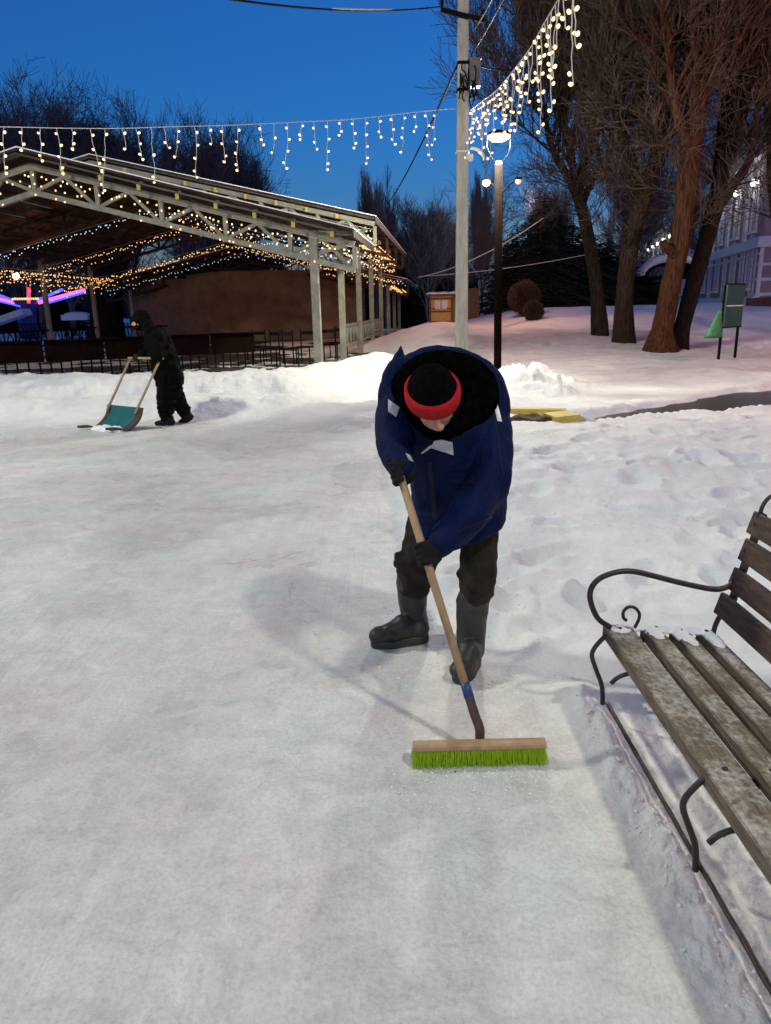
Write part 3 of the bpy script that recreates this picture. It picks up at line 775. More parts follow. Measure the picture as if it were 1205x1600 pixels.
# gloves round the handle
def onstick(u_v):
    best = min((k/200 for k in range(201)), key=lambda k: (proj_px(BB+(BT-BB)*k)[1]-u_v)**2)
    return BB+(BT-BB)*best
def proj_px(P):
    q = P-CAMP; z = q.dot(_fw); return 602.5+F*q.dot(_rt)/z, 800-F*q.dot(_up)/z
for (v, palm, w_, flip) in ((733, Vector((-.2, .75, .4)), A1[-1], 1), (866, Vector((.25, .7, .5)), A2[-1], -1)):
    c = onstick(v); mb = MB(); grip(mb, c, bd, w_-c, .0155, 1.05, .021, flip)
    mb.limb([c+(w_-c).normalized()*.035, w_], [.040, .046])
    m2 = remesh(mb, .0045, 2, .002, 40); rebuild('glove', m2, M['glove'], wk)

# crumbs of loose snow thrown up by sweeping and along the bench
rr = random.Random(44); mb = MB()
def crumb(x, y, r):
    z = hz(x, y); q_ = Quaternion((rr.random(), rr.random(), rr.random()), rr.uniform(0, 3)).to_matrix() if 0 else None
    mb.ell((x, y, z+r*.3), (r*rr.uniform(.8, 1.4), r*rr.uniform(.8, 1.3), r*rr.uniform(.35, .7)), Matrix.Rotation(rr.uniform(0, 3), 3, 'Z'), 6, 4)
for k in range(420):
    t = rr.random(); p = bc+bx*(t-.5)*bl*1.25; d = abs(rr.gauss(0, .10)); crumb(p.x+rr.uniform(-.03, .03), p.y-.045-d, rr.choice((.0015, .002, .002, .003, .003, .0045)))
for k in range(300):
    y = rr.uniform(.6, 2.9); crumb(.74+rr.gauss(.06, .05), y, rr.choice((.002, .002, .003, .004, .006)))
for k in range(160): crumb(rr.uniform(-.05, .75), rr.uniform(2.75, 3.7), rr.choice((.002, .003, .005, .007)))
for k in range(260): crumb(rr.uniform(.1, 2.6), rr.uniform(3.4, 7), rr.choice((.004, .006, .008)))
o = mb.build('snow_crumbs', M['snowcap'], None, True); struct(o, 'stuff')
# ------------------------------------------------------------------ worker with the scraper
YW = 10.55
def q(u, v, o=0.0): return at(u, v, YW+o)
w2 = thing('person', 'worker in dark clothes and hat walking left behind a wide snow scraper', 'person', (-3.1, YW, 0))
mb = MB()
hc = q(221, 499)
mb.ell(hc, (.10, .078, .115)); mb.ell(q(214, 506), (.055, .05, .055)); mb.limb([q(208.5, 504), q(206.5, 507)], [.014, .016], 8)
mb.ell(q(215, 511), (.045, .04, .03))
for s in (-1, 1): mb.ell(q(224, 502, s*.078), (.02, .01, .03)); mb.ell(q(209, 499, s*.03), (.014, .02, .01))
mb.limb([hc, q(238, 524), q(252, 555), q(264, 590)], [.055, .07, .10, .10])
H1 = Vector(at(213, 560, 10.50)); H2 = Vector(at(246, 560, 10.34))
AA = [q(240, 524, .15), q(232, 552, .22), H1]; AB = [q(244, 526, -.15), q(244, 556, -.24), H2]
mb.limb(AA, [.06, .05, .04]); mb.limb(AB, [.06, .05, .04])
LA = [q(262, 592, -.07), q(258, 624, -.09), q(261, 652, -.10)]; LB = [q(267, 592, .08), q(277, 622, .09), q(291, 646, .10)]
mb.limb(LA, [.09, .07, .05]); mb.limb(LB, [.09, .07, .05])
m2 = remesh(mb, .014, 3); rebuild('body', m2, M['skin'], w2)
mb = MB(); mb.ell(q(222, 497), (.128, .105, .115)); mb.ell(q(229, 507), (.10, .10, .10)); mb.ell(q(217, 512), (.075, .07, .045)); mb.limb([q(212, 496), q(207, 500)], [.045, .03])
m2 = remesh(mb, .012, 3, .01, 14); rebuild('hat', m2, M['darkcloth'], w2)
mb = MB()
mb.limb([q(238, 518), q(246, 533), q(256, 560), q(264, 590), q(266, 604)], [.12, .185, .20, .205, .19])
mb.limb([q(232, 512), q(240, 520)], [.10, .12])
mb.limb([q(244, 524, .15), q(234, 552, .23), H1+Vector((.05, .02, .03))], [.105, .095, .07]); mb.limb([q(246, 526, -.16), q(245, 556, -.25), H2+Vector((.07, .02, .03))], [.105, .095, .07])
m2 = remesh(mb, .016, 3, .028, 6, (1, 1, 1.5)); rebuild('jacket', m2, M['darkcloth'], w2)
mb = MB(); mb.ell(q(265, 597), (.17, .17, .12))
mb.limb(bez([LA[0], q(258, 622, -.09), q(258, 640, -.10), q(260, 652, -.10)], 3), np.linspace(.135, .085, 10).tolist())
mb.limb(bez([LB[0], q(276, 620, .09), q(283, 635, .10), q(289, 645, .10)], 3), np.linspace(.135, .085, 10).tolist())
for p, r in ((q(263, 642, -.10), .1), (q(287, 637, .10), .1), (q(264, 628, -.1), .11)): mb.ell(p, (r, r, r*.6))
m2 = remesh(mb, .014, 3, .018, 9, (1, 1, 2)); rebuild('trousers', m2, M['darkcloth'], w2)
gz = hz(-3.1, YW-.1)
for hp_, ap in ((H1, AA[1]), (H2, AB[1])):
    mb = MB(); grip(mb, hp_, Vector((1, -.2, 0)), Vector((.5, .3, .6)), .017, 1.0); mb.limb([hp_+(ap-hp_)*.12, hp_+(ap-hp_)*.3], [.045, .055]); m2 = remesh(mb, .008, 2); rebuild('glove', m2, M['glove'], w2)
mb = MB(); a = q(264, 653, -.10); mb.limb([a, a+Vector((0, 0, -.04))], [.07, .07]); a.z = gz+.045; mb.ell(a+Vector((.02, 0, 0)), (.07, .05, .045)); mb.ell(a+Vector((-.09, -.01, -.004)), (.10, .05, .042)); mb.ell(a+Vector((-.16, -.012, -.01)), (.05, .045, .034))
m2 = remesh(mb, .01, 3); rebuild('boot', m2, M['glove'], w2)
mb = MB(); mb.limb([q(290, 646, .1), q(296, 651, .1)], [.07, .06]); mb.limb([q(297, 651, .1), q(289, 657, .1), q(283, 659.5, .1)], [.055, .055, .04])
m2 = remesh(mb, .01, 3); rebuild('boot', m2, M['glove'], w2)
# scraper
sc = thing('snow_scraper', 'wide teal snow scraper with two wooden shafts pushed by the dark-clothed worker', 'snow scraper', (-3.6, 10.2, 0))
C1, C2 = Vector(at(202, 561, 10.55)), Vector(at(253.5, 558.5, 10.30)); C1.z = C2.z = (C1.z+C2.z)/2
wx = (C2-C1); wx.z = 0; Wd = wx.length; wx.normalize()
mb = MB(); mb.tube([C1-wx*.01, C2+wx*.01], .017, 10); mb.build('crossbar', M['wood'], sc, True)
T1, T2 = at(169, 632, 10.28), at(220, 637, 10.05)
for s, (a, b_) in enumerate(((C1+wx*.03, T1+wx*.03), (C2-wx*.03, T2-wx*.05))):
    mb = MB(); mb.tube([a, b_+(b_-a)*.12], [.016, .018], 10); mb.build('shaft', M['wood'], sc, True)
B1, B2 = gnd(149, 667, .03), gnd(199, 671, .03)
pr = []
fwd = ((B1+B2)/2-(T1+T2)/2); fwd.z = 0; fwd.normalize()
for t in np.linspace(0, 1, 12):
    bow = .05*math.sin(t*math.pi)
    pr.append((t, -bow))
tip = fwd*.17
def bl(s, t):
    a = T1+(B1-T1)*t; b_ = T2+(B2-T2)*t; p = a+(b_-a)*s
    return p-fwd*(.045*math.sin(t*math.pi))+Vector((0, 0, -.012*math.sin(t*math.pi)))
def sheet(s0, s1, th, mat_, nm, ext=0):
    mb = MB(); rings = []
    for i in range(15):
        t = i/12
        if t > 1:
            if not ext: break
            base0, base1 = bl(s0, 1)+fwd*(ext*(i-12)/2), bl(s1, 1)+fwd*(ext*(i-12)/2); nrm = Vector((0, 0, 1))
        else:
            base0, base1 = bl(s0, t), bl(s1, t)
            tg = (bl(.5, min(1, t+.02))-bl(.5, max(0, t-.02))).normalized(); nrm = wx.cross(tg).normalized()
        rings.append([base0, base1, base1+nrm*th, base0+nrm*th])
    mb.rings(rings); mb.build(nm, mat_, sc)
sheet(.10, .86, .006, M['teal'], 'blade')
sheet(-.03, .10, .035, M['scrap'], 'side_rail', .22); sheet(.86, 1.03, .035, M['scrap'], 'side_rail', .22)
# pushed-up snow on the blade
mb = MB()
for k in range(16):
    t = k/15; p = bl(.12+.72*t, 1)+fwd*(.02+.07*abs(mnoise.noise((k*.7, 1, 1)))); p.z = hz(p.x, p.y)
    mb.ell(p, (.09, .09, .05+.06*abs(mnoise.noise((k*.9, 3, 1)))))
m2 = remesh(mb, .012, 3, .015, 14); o = rebuild('snow_roll', m2, M['snowcap'], sc)

# ------------------------------------------------------------------ pavilion
YAW = R(5); PO = Vector((-1.40, 16.5, 0)); PR = Vector((math.cos(YAW), -math.sin(YAW), 0)); PD = Vector((math.sin(YAW), math.cos(YAW), 0))
def pv(r, d, z): return PO+PR*r+PD*d+Vector((0, 0, z))
pav = thing('open_pavilion', 'long open-sided gabled pavilion with cream lattice trusses and strings of lights under its roof', 'pavilion', tuple(pv(-7, 12, 0)))
def on_plane(u, v, d):
    """(r, z) where the view ray meets the pavilion cross-section at depth d"""
    q_ = ray(u, v); t = (d-(CAMP-PO).dot(PD))/q_.dot(PD); P = CAMP+q_*t; return (P-PO).dot(PR), P.z
def span(d0, d1, apex, eave):
    (ra, za), (re, ze) = on_plane(*apex, d0), on_plane(*eave, d0); ze -= .10; za -= .10; return (d0, d1, ze, za, ra, re-ra)
SP1 = span(-.45, 3.9, (27, 226), (549, 352)); SP2 = span(3.95, 18.2, (140, 238), (585, 334)); SP3 = (18.3, 31, 2.75, 4.4, SP2[4], SP2[5])
RA, HWD = SP1[4], SP1[5]
def use(sp):
    global RA, HWD
    RA, HWD = sp[4], sp[5]; return sp
def roof_z(r, ze, za): return za-(za-ze)*abs(r-RA)/HWD
def truss(d, sp, name, depth=.52, w=.11, m_='trussm'):
    _, _, ze, za, _, _ = use(sp); x1 = RA+HWD; x0 = RA-HWD
    mb = MB(); top = .23 if sp is SP1 else .15
    for a, b_ in ((x0, RA), (RA, x1)):
        A, B = pv(a, d, roof_z(a, ze, za)-top), pv(b_, d, roof_z(b_, ze, za)-top)
        mb.bar(A, B, w, .13, PD); 
        aa = a if a > x0 else a+.0; bb = b_
        A2, B2 = A-Vector((0, 0, depth)), B-Vector((0, 0, depth))
        mb.bar(A2, B2, w, .12, PD)
        n = 5; pts = [a+(b_-a)*k/n for k in range(n+1)]
        for k, r in enumerate(pts):
            zt = roof_z(r, ze, za)-top
            if r in (RA,) and a == RA: continue
            mb.bar(pv(r, d+.012, zt-.05), pv(r, d+.012, zt-depth+.05), .09, .09, PD)
        for r0, r1 in zip(pts, pts[1:]):
            rm = (r0+r1)/2; zt = roof_z(rm, ze, za)-top; zb0 = roof_z(r0, ze, za)-top-depth; zb1 = roof_z(r1, ze, za)-top-depth
            mb.bar(pv(r0+.06, d+.025, zb0+.04), pv(rm, d+.025, zt-.05), .07, .07, PD); mb.bar(pv(rm, d+.03, zt-.05), pv(r1-.06, d+.03, zb1+.04), .07, .07, PD)
    return mb.build(name, M[m_], pav)
SPANS = [SP1, SP2, SP3]
for i, sp_ in enumerate(SPANS):
    d0, d1, ze, za = use(sp_)[:4]
    mb = MB(); mb.cur = 0
    for s in (-1, 1):
        e = RA+s*HWD
        for (t, th, zo, mi, ex) in ((0, .035, 0, 0, 0),):
            a0, a1 = pv(RA, d0, za), pv(e, d0, ze); b0, b1 = pv(RA, d1, za), pv(e, d1, ze); u = Vector((0, 0, .04))
            mb._add([a0, a1, b1, b0, a0+u, a1+u, b1+u, b0+u], [(0,1,2,3), (7,6,5,4), (0,4,5,1), (1,5,6,2), (2,6,7,3), (3,7,4,0)])
    rf = mb.build('roof', M['roofu'], pav)
    mb = MB()
    for s in (-1, 1):
        e = RA+s*(HWD+.05)
        a0, a1 = pv(RA, d0-.05, za+.045), pv(e, d0-.05, ze+.032); b0, b1 = pv(RA, d1, za+.045), pv(e, d1, ze+.032); u = Vector((0, 0, .022))
        mb._add([a0, a1, b1, b0, a0+u, a1+u, b1+u, b0+u], [(0,1,2,3), (7,6,5,4), (0,4,5,1), (1,5,6,2), (2,6,7,3), (3,7,4,0)])
    mb.build('snow_layer', M['snowcap'], rf)
    mb = MB()
    for s in (-1, 1):
        fh = .22 if sp_ is SP1 else .11; mb.bar(pv(RA, d0-.02, za+.025-fh/2), pv(RA+s*HWD, d0-.02, ze+.025-fh/2), .03, fh, PD)
    mb.bar(pv(RA+HWD+.03, d0, ze-.05), pv(RA+HWD+.03, d1, ze-.05), .03, .14)
    mb.build('fascia', M['roofd'], rf)
    # purlins running back under the roof, yellow ends showing
    for s in (-1, 1):
        for k in range(1, 9):
            r = RA+s*(.12+k*.79); z = roof_z(r, ze, za)-.07
            mb = MB(); mb.bar(pv(r, d0+.1, z), pv(r, d1, z), .07, .10)
            p = mb.build('purlin', M['roofd'], pav)
            mb = MB(); mb.box(pv(r, d0-.06, z-.09), (.075, .03, .11), Matrix((PR, PD, Vector((0,0,1)))).transposed()); mb.build('purlin_end', M['purl'], p)
truss(0, SP1, 'front_truss'); truss(3.99, SP2, 'truss', depth=.50)
for d in (8, 12, 16): truss(d, SP2, 'truss', w=.10, m_='roofu')  # inner trusses take the dark roof colour in place of interior shade
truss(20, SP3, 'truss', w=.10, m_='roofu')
for d, zt in ((0, 3.15), (4, 3.55), (8, 3.55), (12, 3.55), (16, 3.55), (20, 2.6), (24, 2.6), (28, 2.6)):
    for r in (0, -12.6):
        p = pv(r, d, 0); z0 = hz(p.x, p.y)-.3
        mb = MB(); s = .175 if d == 0 else .165
        mb.box(pv(r, d, (z0+zt)/2), (s, s, zt-z0), Matrix((PR, PD, Vector((0,0,1)))).transposed())
        o = mb.build('post', M['trussm'], pav)
        bv = o.modifiers.new('b', 'BEVEL'); bv.width = .012
        if r == 0 and d < 16:
            mb = MB(); mb.bar(pv(.12, d, zt-.45), pv(.72, d, zt+.02 if d else 2.85), .08, .09, PD); mb.bar(pv(.10, d, zt-.05), pv(.74, d, zt-.05 if d else 3.06), .08, .09, PD); mb.build('bracket', M['trussm'], pav)
def railing(a, b_, zb, zt, m, n):
    mb = MB(); L = (b_-a).length
    for z in (zb, zt): mb.bar(a+Vector((0,0,z)), b_+Vector((0,0,z)), .06, .07)
    for k in range(n):
        p, q_ = a+(b_-a)*(k/n), a+(b_-a)*((k+1)/n); m_ = (p+q_)/2
        mb.bar(p+Vector((0,0,zb)), p+Vector((0,0,zt)), .04, .04, PD)
        mb.bar(p+Vector((0,0,zb)), m_+Vector((0,0,zt)), .03, .03, PD); mb.bar(m_+Vector((0,0,zt)), q_+Vector((0,0,zb)), .03, .03, PD)
    mb.build('railing', m, pav)
for d in (4, 8, 12): railing(pv(0, d+.13, 0), pv(0, d+3.87, 0), .55, 1.10, M['trussm'], 5)
for d in (4, 8, 12): railing(pv(-12.6, d+.13, 0), pv(-12.6, d+3.87, 0), .42, .98, M['dark'], 5)
railing(pv(-12.4, 16, 0), pv(-9.4, 16, 0), .42, .98, M['dark'], 5)
struct(MB().quad(pv(-13.6, -.2, .146), pv(.3, -.2, .146), pv(.3, 32, .146), pv(-13.6, 32, .146)).build('pavilion_floor', mat('dusty_floor', (.02, .012, .009), (.09, .065, .055), .85, 1.2, .2, lo=.42, hi=.66)))
# curved shell behind the seats
PL = [(pv(-6.5, 14, 3.6), 24), (pv(-10.5, 8, 3.2), 16), (pv(-2.5, 9, 3.2), 12)]
st = thing('stage_shell', 'wide curved brown stage wall standing at the far end of the pavilion', 'stage wall', tuple(pv(-7.5, 22, 0)))
mb = MB(); rings = []
for k in range(33):
    a = k/32; r = -13.2+11.9*a; d = 21.6-2.3*math.sin(math.pi*a)**.7
    rings.append([pv(r, d, .1), pv(r, d, 3.1), pv(r, d+.25, 3.1), pv(r, d+.25, .1)])
mb.rings(rings); mb.build('wall', M['stage'], st, False)
mb = MB(); rings = []
for k in range(25):
    a = k/24; r = -9.6+7.0*a; d = 21.9-2.3*math.sin(math.pi*min(1, (r+13.2)/11.9))**.7
    zt = 3.36-.16*(2*a-1)**4
    rings.append([pv(r, d-.32, 3.0), pv(r, d-.32, zt), pv(r, d, zt), pv(r, d, 3.0)])
mb.rings(rings); mb.build('cornice', M['stage'], st)
# dark barrier boards on thin legs
bp = [at(-40, 560, 16.9), at(70, 558, 17.3), at(165, 556, 17.9), at(250, 554, 18.6), at(330, 552, 19.2), at(400, 550, 19.8)]
NM = ['dark brown plank barrier section at the left edge of the photo under the pavilion eave', 'dark brown plank barrier section below the ride lights', 'dark brown plank barrier section left of the scraper worker', 'dark brown plank barrier section right behind the scraper worker', 'dark brown plank barrier section in front of the curved brown wall']
for k, (a, b_) in enumerate(zip(bp, bp[1:])):
    a = Vector((a.x, a.y, 0)); b_ = Vector((b_.x, b_.y, 0)); d = (b_-a).normalized(); g = .15
    t = thing('barrier', NM[k], 'barrier', tuple((a+b_)/2+Vector((0, 0, g))), 'dark barrier boards in the pavilion')
    zt, zb = .98+.005*k, .50
    mb = MB(); mb.bar(a+d*.02+Vector((0,0,(zt+zb)/2)), b_-d*.02+Vector((0,0,(zt+zb)/2)), .04, zt-zb); mb.build('board', M['panel'], t)
    mb = MB(); mb.bar(a+d*.02+Vector((0,-.01,zt)), b_-d*.02+Vector((0,-.01,zt)), .30, .03); mb.build('top_rail', M['panel'], t)
    for j in range(6):
        p = a+(b_-a)*((j+.5)/6); mb = MB(); mb.bar(p+Vector((0,0,g)), p+Vector((0,0,zb+.02)), .03, .03, PD); mb.build('leg', M['dark'], t)
# dark chairs
def chair(p, rz, label):
    t = thing('chair', label, 'chair', (p.x, p.y, .146), 'dark chairs in the pavilion')
    B = Matrix.Rotation(rz, 3, 'Z'); P = Vector((p.x, p.y, .146))
    mb = MB(); mb.box(P+Vector((0,0,.44)), (.42, .42, .04), B); mb.build('seat', M['dark'], t)
    mb = MB(); mb.box(P+B @ Vector((0,.20,.80)), (.40, .02, .09), B); mb.build('backrest', M['dark'], t)
    for x in (-1, 1):
        for y in (-1, 1):
            mb = MB(); a = P+B @ Vector((x*.19, y*.19, 0)); mb.bar(a, a+Vector((0, 0, .9 if y > 0 else .44)), .03, .03, PD); mb.build('leg', M['dark'], t)
rc = random.Random(8)
cw = ['nearest the tall cream post on its left', 'second left of the tall cream post', 'third left of the tall cream post', 'just right of the tall cream post', 'beside the snow mound', 'farthest from the tall cream post']
for k, (u, Y) in enumerate(((478, 20.2), (452, 19.6), (428, 20.0), (516, 21.2), (530, 22.4), (402, 20.8))):
    p = at(u, 560, Y); chair(p, rc.uniform(-.5, .5), 'dark chair in the pavilion, ' + cw[k])
# ------------------------------------------------------------------ pole, wires, street lamp
PY = 14.5
def pp(u, v): return at(u, v, PY)
pb = at(721, 545, PY); pt = at(724, 0, PY); ax = (pt-pb)/(pt.z-pb.z)
pole = thing('utility_pole', 'tall pale concrete utility pole with cross arm and grey box behind the sweeping worker', 'utility pole', (pb.x, PY, 0))
def pz(z): return pb+ax*(z-pb.z)
mb = MB(); rings = []
for z in np.linspace(-.3, 8.6, 12):
    h = .118-.0042*z; c = pz(z)
    rings.append([c+Vector((x*h, y*h, 0)) for x, y in ((-1,-.8),(-.8,-1),(.8,-1),(1,-.8),(1,.8),(.8,1),(-.8,1),(-1,.8))])
mb.rings(rings); mb.build('shaft', M['concrete'], pole)
Z0 = pp(724, 27).z
mb = MB(); mb.bar(pp(688, 20)+Vector((0, -.13, 0)), pp(756, 37)+Vector((0, -.13, 0)), .05, .075); mb.build('cross_arm', M['dark'], pole)
for u, v in ((690, 14), (754, 30)):
    mb = MB(); p = pp(u, v)+Vector((0, -.13, 0)); mb.tube([p+Vector((0,0,-.06)), p, p+Vector((0,0,.05)), p+Vector((0,0,.11))], [.012, .02, .035, .02], 10); mb.build('insulator', M['dark'], pole, True)
mb = MB(); c = pp(741, 117)+Vector((0, -.05, 0)); mb.box(c, (.19, .17, .42)); mb.box(c+Vector((0,0,.22)), (.21, .19, .03)); mb.box(c+Vector((0,-.088,-.02)), (.12, .012, .2)); o = mb.build('meter_box', M['grey'], pole)
mb = MB(); z1 = pp(724, 100).z
for z in (z1, z1-.42): 
    h = .115-.0042*z+.012; c = pz(z); mb.box(c, (h*2, h*2, .05))
mb.build('clamp', M['dark'], pole)
mb = MB(); rr = random.Random(2)
for k in range(12):
    p = pp(716+rr.uniform(0, 26), 108+rr.uniform(-8, 20))+Vector((0, -.13, 0)); pts = [p]
    for j in range(4): p = p+Vector((rr.uniform(-.06, .06), rr.uniform(-.03, .01), -rr.uniform(.05, .16))); pts.append(p)
    mb.tube(bez(pts, 4), .011, 6)
mb.build('cable_bundle', M['dark'], pole, True)
# white hood fixed to the pole below the strings
mb = MB(); p = pp(735, 241)+Vector((0, -.02, 0)); rings = []
for k in range(9):
    a = k/8*math.pi/2; x = .24*math.cos(a)+.01; z = .20*math.sin(a)
    rings.append([p+Vector((x, y, -.1+z)) for y in (-.10, .10)]+[p+Vector((x-.015, y, -.1+z-.01)) for y in (.10, -.10)])
mb.rings(rings); mb.box(p+Vector((-.02, 0, -.06)), (.12, .2, .09)); mb.build('hood', M['white'], pole)
mb = MB(); c = pz(pp(724, 238).z); mb.box(c, (.235, .235, .03)); mb.build('band', M['white'], pole)

def sag(a, b_, s, n=24):
    a, b_ = Vector(a), Vector(b_); return [a+(b_-a)*(k/n)-Vector((0, 0, 4*s*(k/n)*(1-k/n))) for k in range(n+1)]
def cable(label, pts, r, m='dark', nm='overhead_cable', grp='overhead cables'):
    mb = MB(); mb.tube(pts, r, 6); o = mb.build(nm, M[m], None, True); tag(o, label, 'cable', grp); return o
ins = pp(690, 20)+Vector((0, -.13, .05))
c = cable('thick insulated cable running left from the cross arm across the top of the sky', sag(ins, at(330, -6, 9.5), .10), .013)
pts = sag(ins, at(330, -6, 9.5), .10); mb = MB(); mb.tube([p+Vector((0,0,.012)) for p in pts[7:15]], [.006]+[.016]*6+[.006], 6); o = mb.build('frost', M['icy'], c, True)
cable('dark cable sloping down left from the pole clamp to the trees behind the pavilion', sag(pp(714, 104), at(606, 318, 36), .2), .022)
cable('dark wire rising from the cross arm to the top edge of the photo', sag(pp(741, 46), at(772, -8, 11), .02), .014)
cable('thin wire rising right of the pole box to the top of the photo', sag(pp(735, 88), at(790, -8, 11), .03), .011)
cable('short dark cable from the pole box to the right-hand treetops', sag(pp(748, 103), at(880, 78, 24), .25), .016)
cable('faint power line crossing the right-hand tree crowns near the top edge', sag(at(845, 98, 20), at(1290, 10, 14), .1), .012)
cable('pale low wire running from the far pavilion eave up behind the pole', sag(at(652, 434, 37), at(850, 340, 33), .35), .022, 'cord')
cable('pale lower wire passing behind the pole towards the dark spruces', sag(at(655, 432, 37), at(925, 396, 38), .15), .020, 'cord')
# street lamp
LY = 16.0
lb = at(777.5, 587, LY); lt = at(779.5, 257, LY); LZ = at(778, 213, LY).z
lamp = thing('street_lamp', 'dark brown street lamp with a glowing disc head held by two curved white arms', 'street lamp', (lb.x, LY, 0))
def lp(z): return Vector((lb.x+(lt.x-lb.x)*(z-lb.z)/(lt.z-lb.z), LY, z))
mb = MB(); mb.tube([lp(-.2), lp(lt.z)], [.082, .080], 18); mb.build('post', M['lamppost'], lamp, True)
mb = MB(); mb.ell(lp(lt.z), (.075, .075, .07)); mb.build('post_cap', M['white'], lamp, True)
hd = lp(LZ)
for s in (-1, 1):
    mb = MB(); mb.tube(bez([lp(lt.z)+Vector((s*.04, 0, .02)), lp(lt.z+.15)+Vector((s*.16, 0, 0)), lp(lt.z+.32)+Vector((s*.225, 0, 0)), hd+Vector((s*.23, 0, .02))], 6), .0085, 8); mb.build('arm', M['lamppost'], lamp, True)
mb = MB(); rings = []
for z, r in ((.0, .232), (.03, .245), (.06, .22), (.09, .15), (.10, .05)): rings.append([hd+Vector((r*math.cos(2*math.pi*k/28), r*math.sin(2*math.pi*k/28), z)) for k in range(28)])
mb.rings(rings); mb.build('head', M['lamppost'], lamp, True)
mb = MB(); rings = []
for z, r in ((-.085, .04), (-.078, .12), (-.05, .185), (-.002, .225)): rings.append([hd+Vector((r*math.cos(2*math.pi*k/28), r*math.sin(2*math.pi*k/28), z)) for k in range(28)])
mb.rings(rings); mb.build('lens', M['lampglow'], lamp, True)
# distant sodium lamps on one post
S1, S2 = at(760, 285, 30), at(810, 283, 30); sp = at(784, 300, 30)
sl = thing('sodium_street_light', 'distant two-armed street light with orange glowing heads behind the brown lamp post', 'street light', (sp.x, 30, 0))
mb = MB(); mb.tube([(sp.x, 30, 0), (sp.x, 30, S1.z-.35)], [.09, .06], 8); mb.build('post', M['dark'], sl, True)
for P, r in ((S1, .15), (S2, .11)):
    mb = MB(); mb.tube(bez([(sp.x, 30, S1.z-.4), (sp.x+(P.x-sp.x)*.5, 30, S1.z-.1), (P.x, 30, P.z+.08)], 5), .03, 6); mb.build('arm', M['dark'], sl, True)
    mb = MB(); mb.ell(P+Vector((0,0,.09)), (r*1.3, r*1.3, .06)); h = mb.build('head', M['dark'], sl, True)
    mb = MB(); mb.ell(P, (r, r, r)); mb.build('lens', M['sodium'], h, True)
# ------------------------------------------------------------------ icicle strings
bulb_me = {}
def bulb_mesh(m, r):
    k = (m, round(r, 4))
    if k not in bulb_me:
        mb = MB(); mb.ell((0, 0, 0), (r*.85, r*.85, r*1.05), None, 7, 5); me = bpy.data.meshes.new('bulb'); me.from_pydata(mb.v, [], mb.f); me.materials.append(M[m])
        me.polygons.foreach_set('use_smooth', [True]*len(me.polygons)); bulb_me[k] = me
    return bulb_me[k]
def icicles(label, path, lens, steps, r, seed, m='warm', cr=.006, group='light strings'):
    """cord along path, icicle strands each with their bulbs"""
    rr = random.Random(seed); p0 = path[0]
    t = thing('icicle_light_string', label, 'light string', tuple(p0), group)
    mb = MB(); mb.tube(path, cr, 6); mb.build('cord', M['cord'], t, True)
    for i, (P, L) in enumerate(lens):
        n = max(2, int(L/steps+.5)); mb = MB(); pts = [P.copy()]; p = P.copy(); bs = []
        sw = rr.uniform(-.01, .01)
        for k in range(n*2):
            p = p+Vector((rr.uniform(-.014, .014)+sw, rr.uniform(-.012, .012), -L/n/2)); pts.append(p)
            if k % 2 == 0 or k == n*2-1: bs.append(p.copy())
        mb.tube(bez(pts, 2), .0042, 4); ic = mb.build('icicle_strand', M['cord'], t)
        for j, b in enumerate(bs):
            if rr.random() < .10 and j < len(bs)-1: continue
            s = rr.choice((-1, 1)); o = bpy.data.objects.new('bulb', bulb_mesh(m, r*rr.choice((.9, 1, 1.08)))); COL.objects.link(o); o.parent = ic
            o.location = b+Vector((s*.022, 0, .005))-p0; o.rotation_euler = (rr.uniform(-.6, .6), s*rr.uniform(.3, 1.3), 0)
    return t
# left string: from the pole across to beyond the left edge
A = pp(716, 170); pth = [at(u, v, Y) for u, v, Y in ((706, 170, 14.4), (650, 175, 14.0), (600, 181, 13.6), (540, 187, 13.3), (480, 190, 13), (420, 193, 12.6), (350, 196, 12.3), (270, 198, 12), (190, 200.5, 11.7), (110, 200.5, 11.4), (40, 199, 11.1), (-60, 197, 10.7))]
pth = [A]+pth; fine = bez(pth, 10)
xs = [(682, 42), (665, 62), (650, 20), (631, 48), (612, 34), (592, 22), (572, 58), (552, 34), (533, 14), (512, 62), (490, 32), (473, 18), (449, 58), (428, 34), (406, 22), (372, 58), (348, 45), (327, 18), (304, 66), (277, 36), (256, 22), (236, 72), (212, 38), (190, 22), (164, 82), (141, 52), (112, 22), (88, 58), (63, 40), (34, 25), (6, 60), (-22, 40)]
def on_path(u):
    return min(fine, key=lambda p: abs(proj_px(p)[0]-u))
def icept(u):
    a, b_ = sorted(fine, key=lambda p: abs(proj_px(p)[0]-u))[:2]; ua, ub = proj_px(a)[0], proj_px(b_)[0]
    return a+(b_-a)*((u-ua)/(ub-ua) if abs(ub-ua) > 1e-3 else 0)
lens = []
for u, h in xs:
    P = icept(u); lens.append((P, (h+8)/F*(P-CAMP).dot(_fw)))
icicles('warm icicle light string hanging across the blue sky left of the concrete pole', fine, lens, .165, .0195, 4)
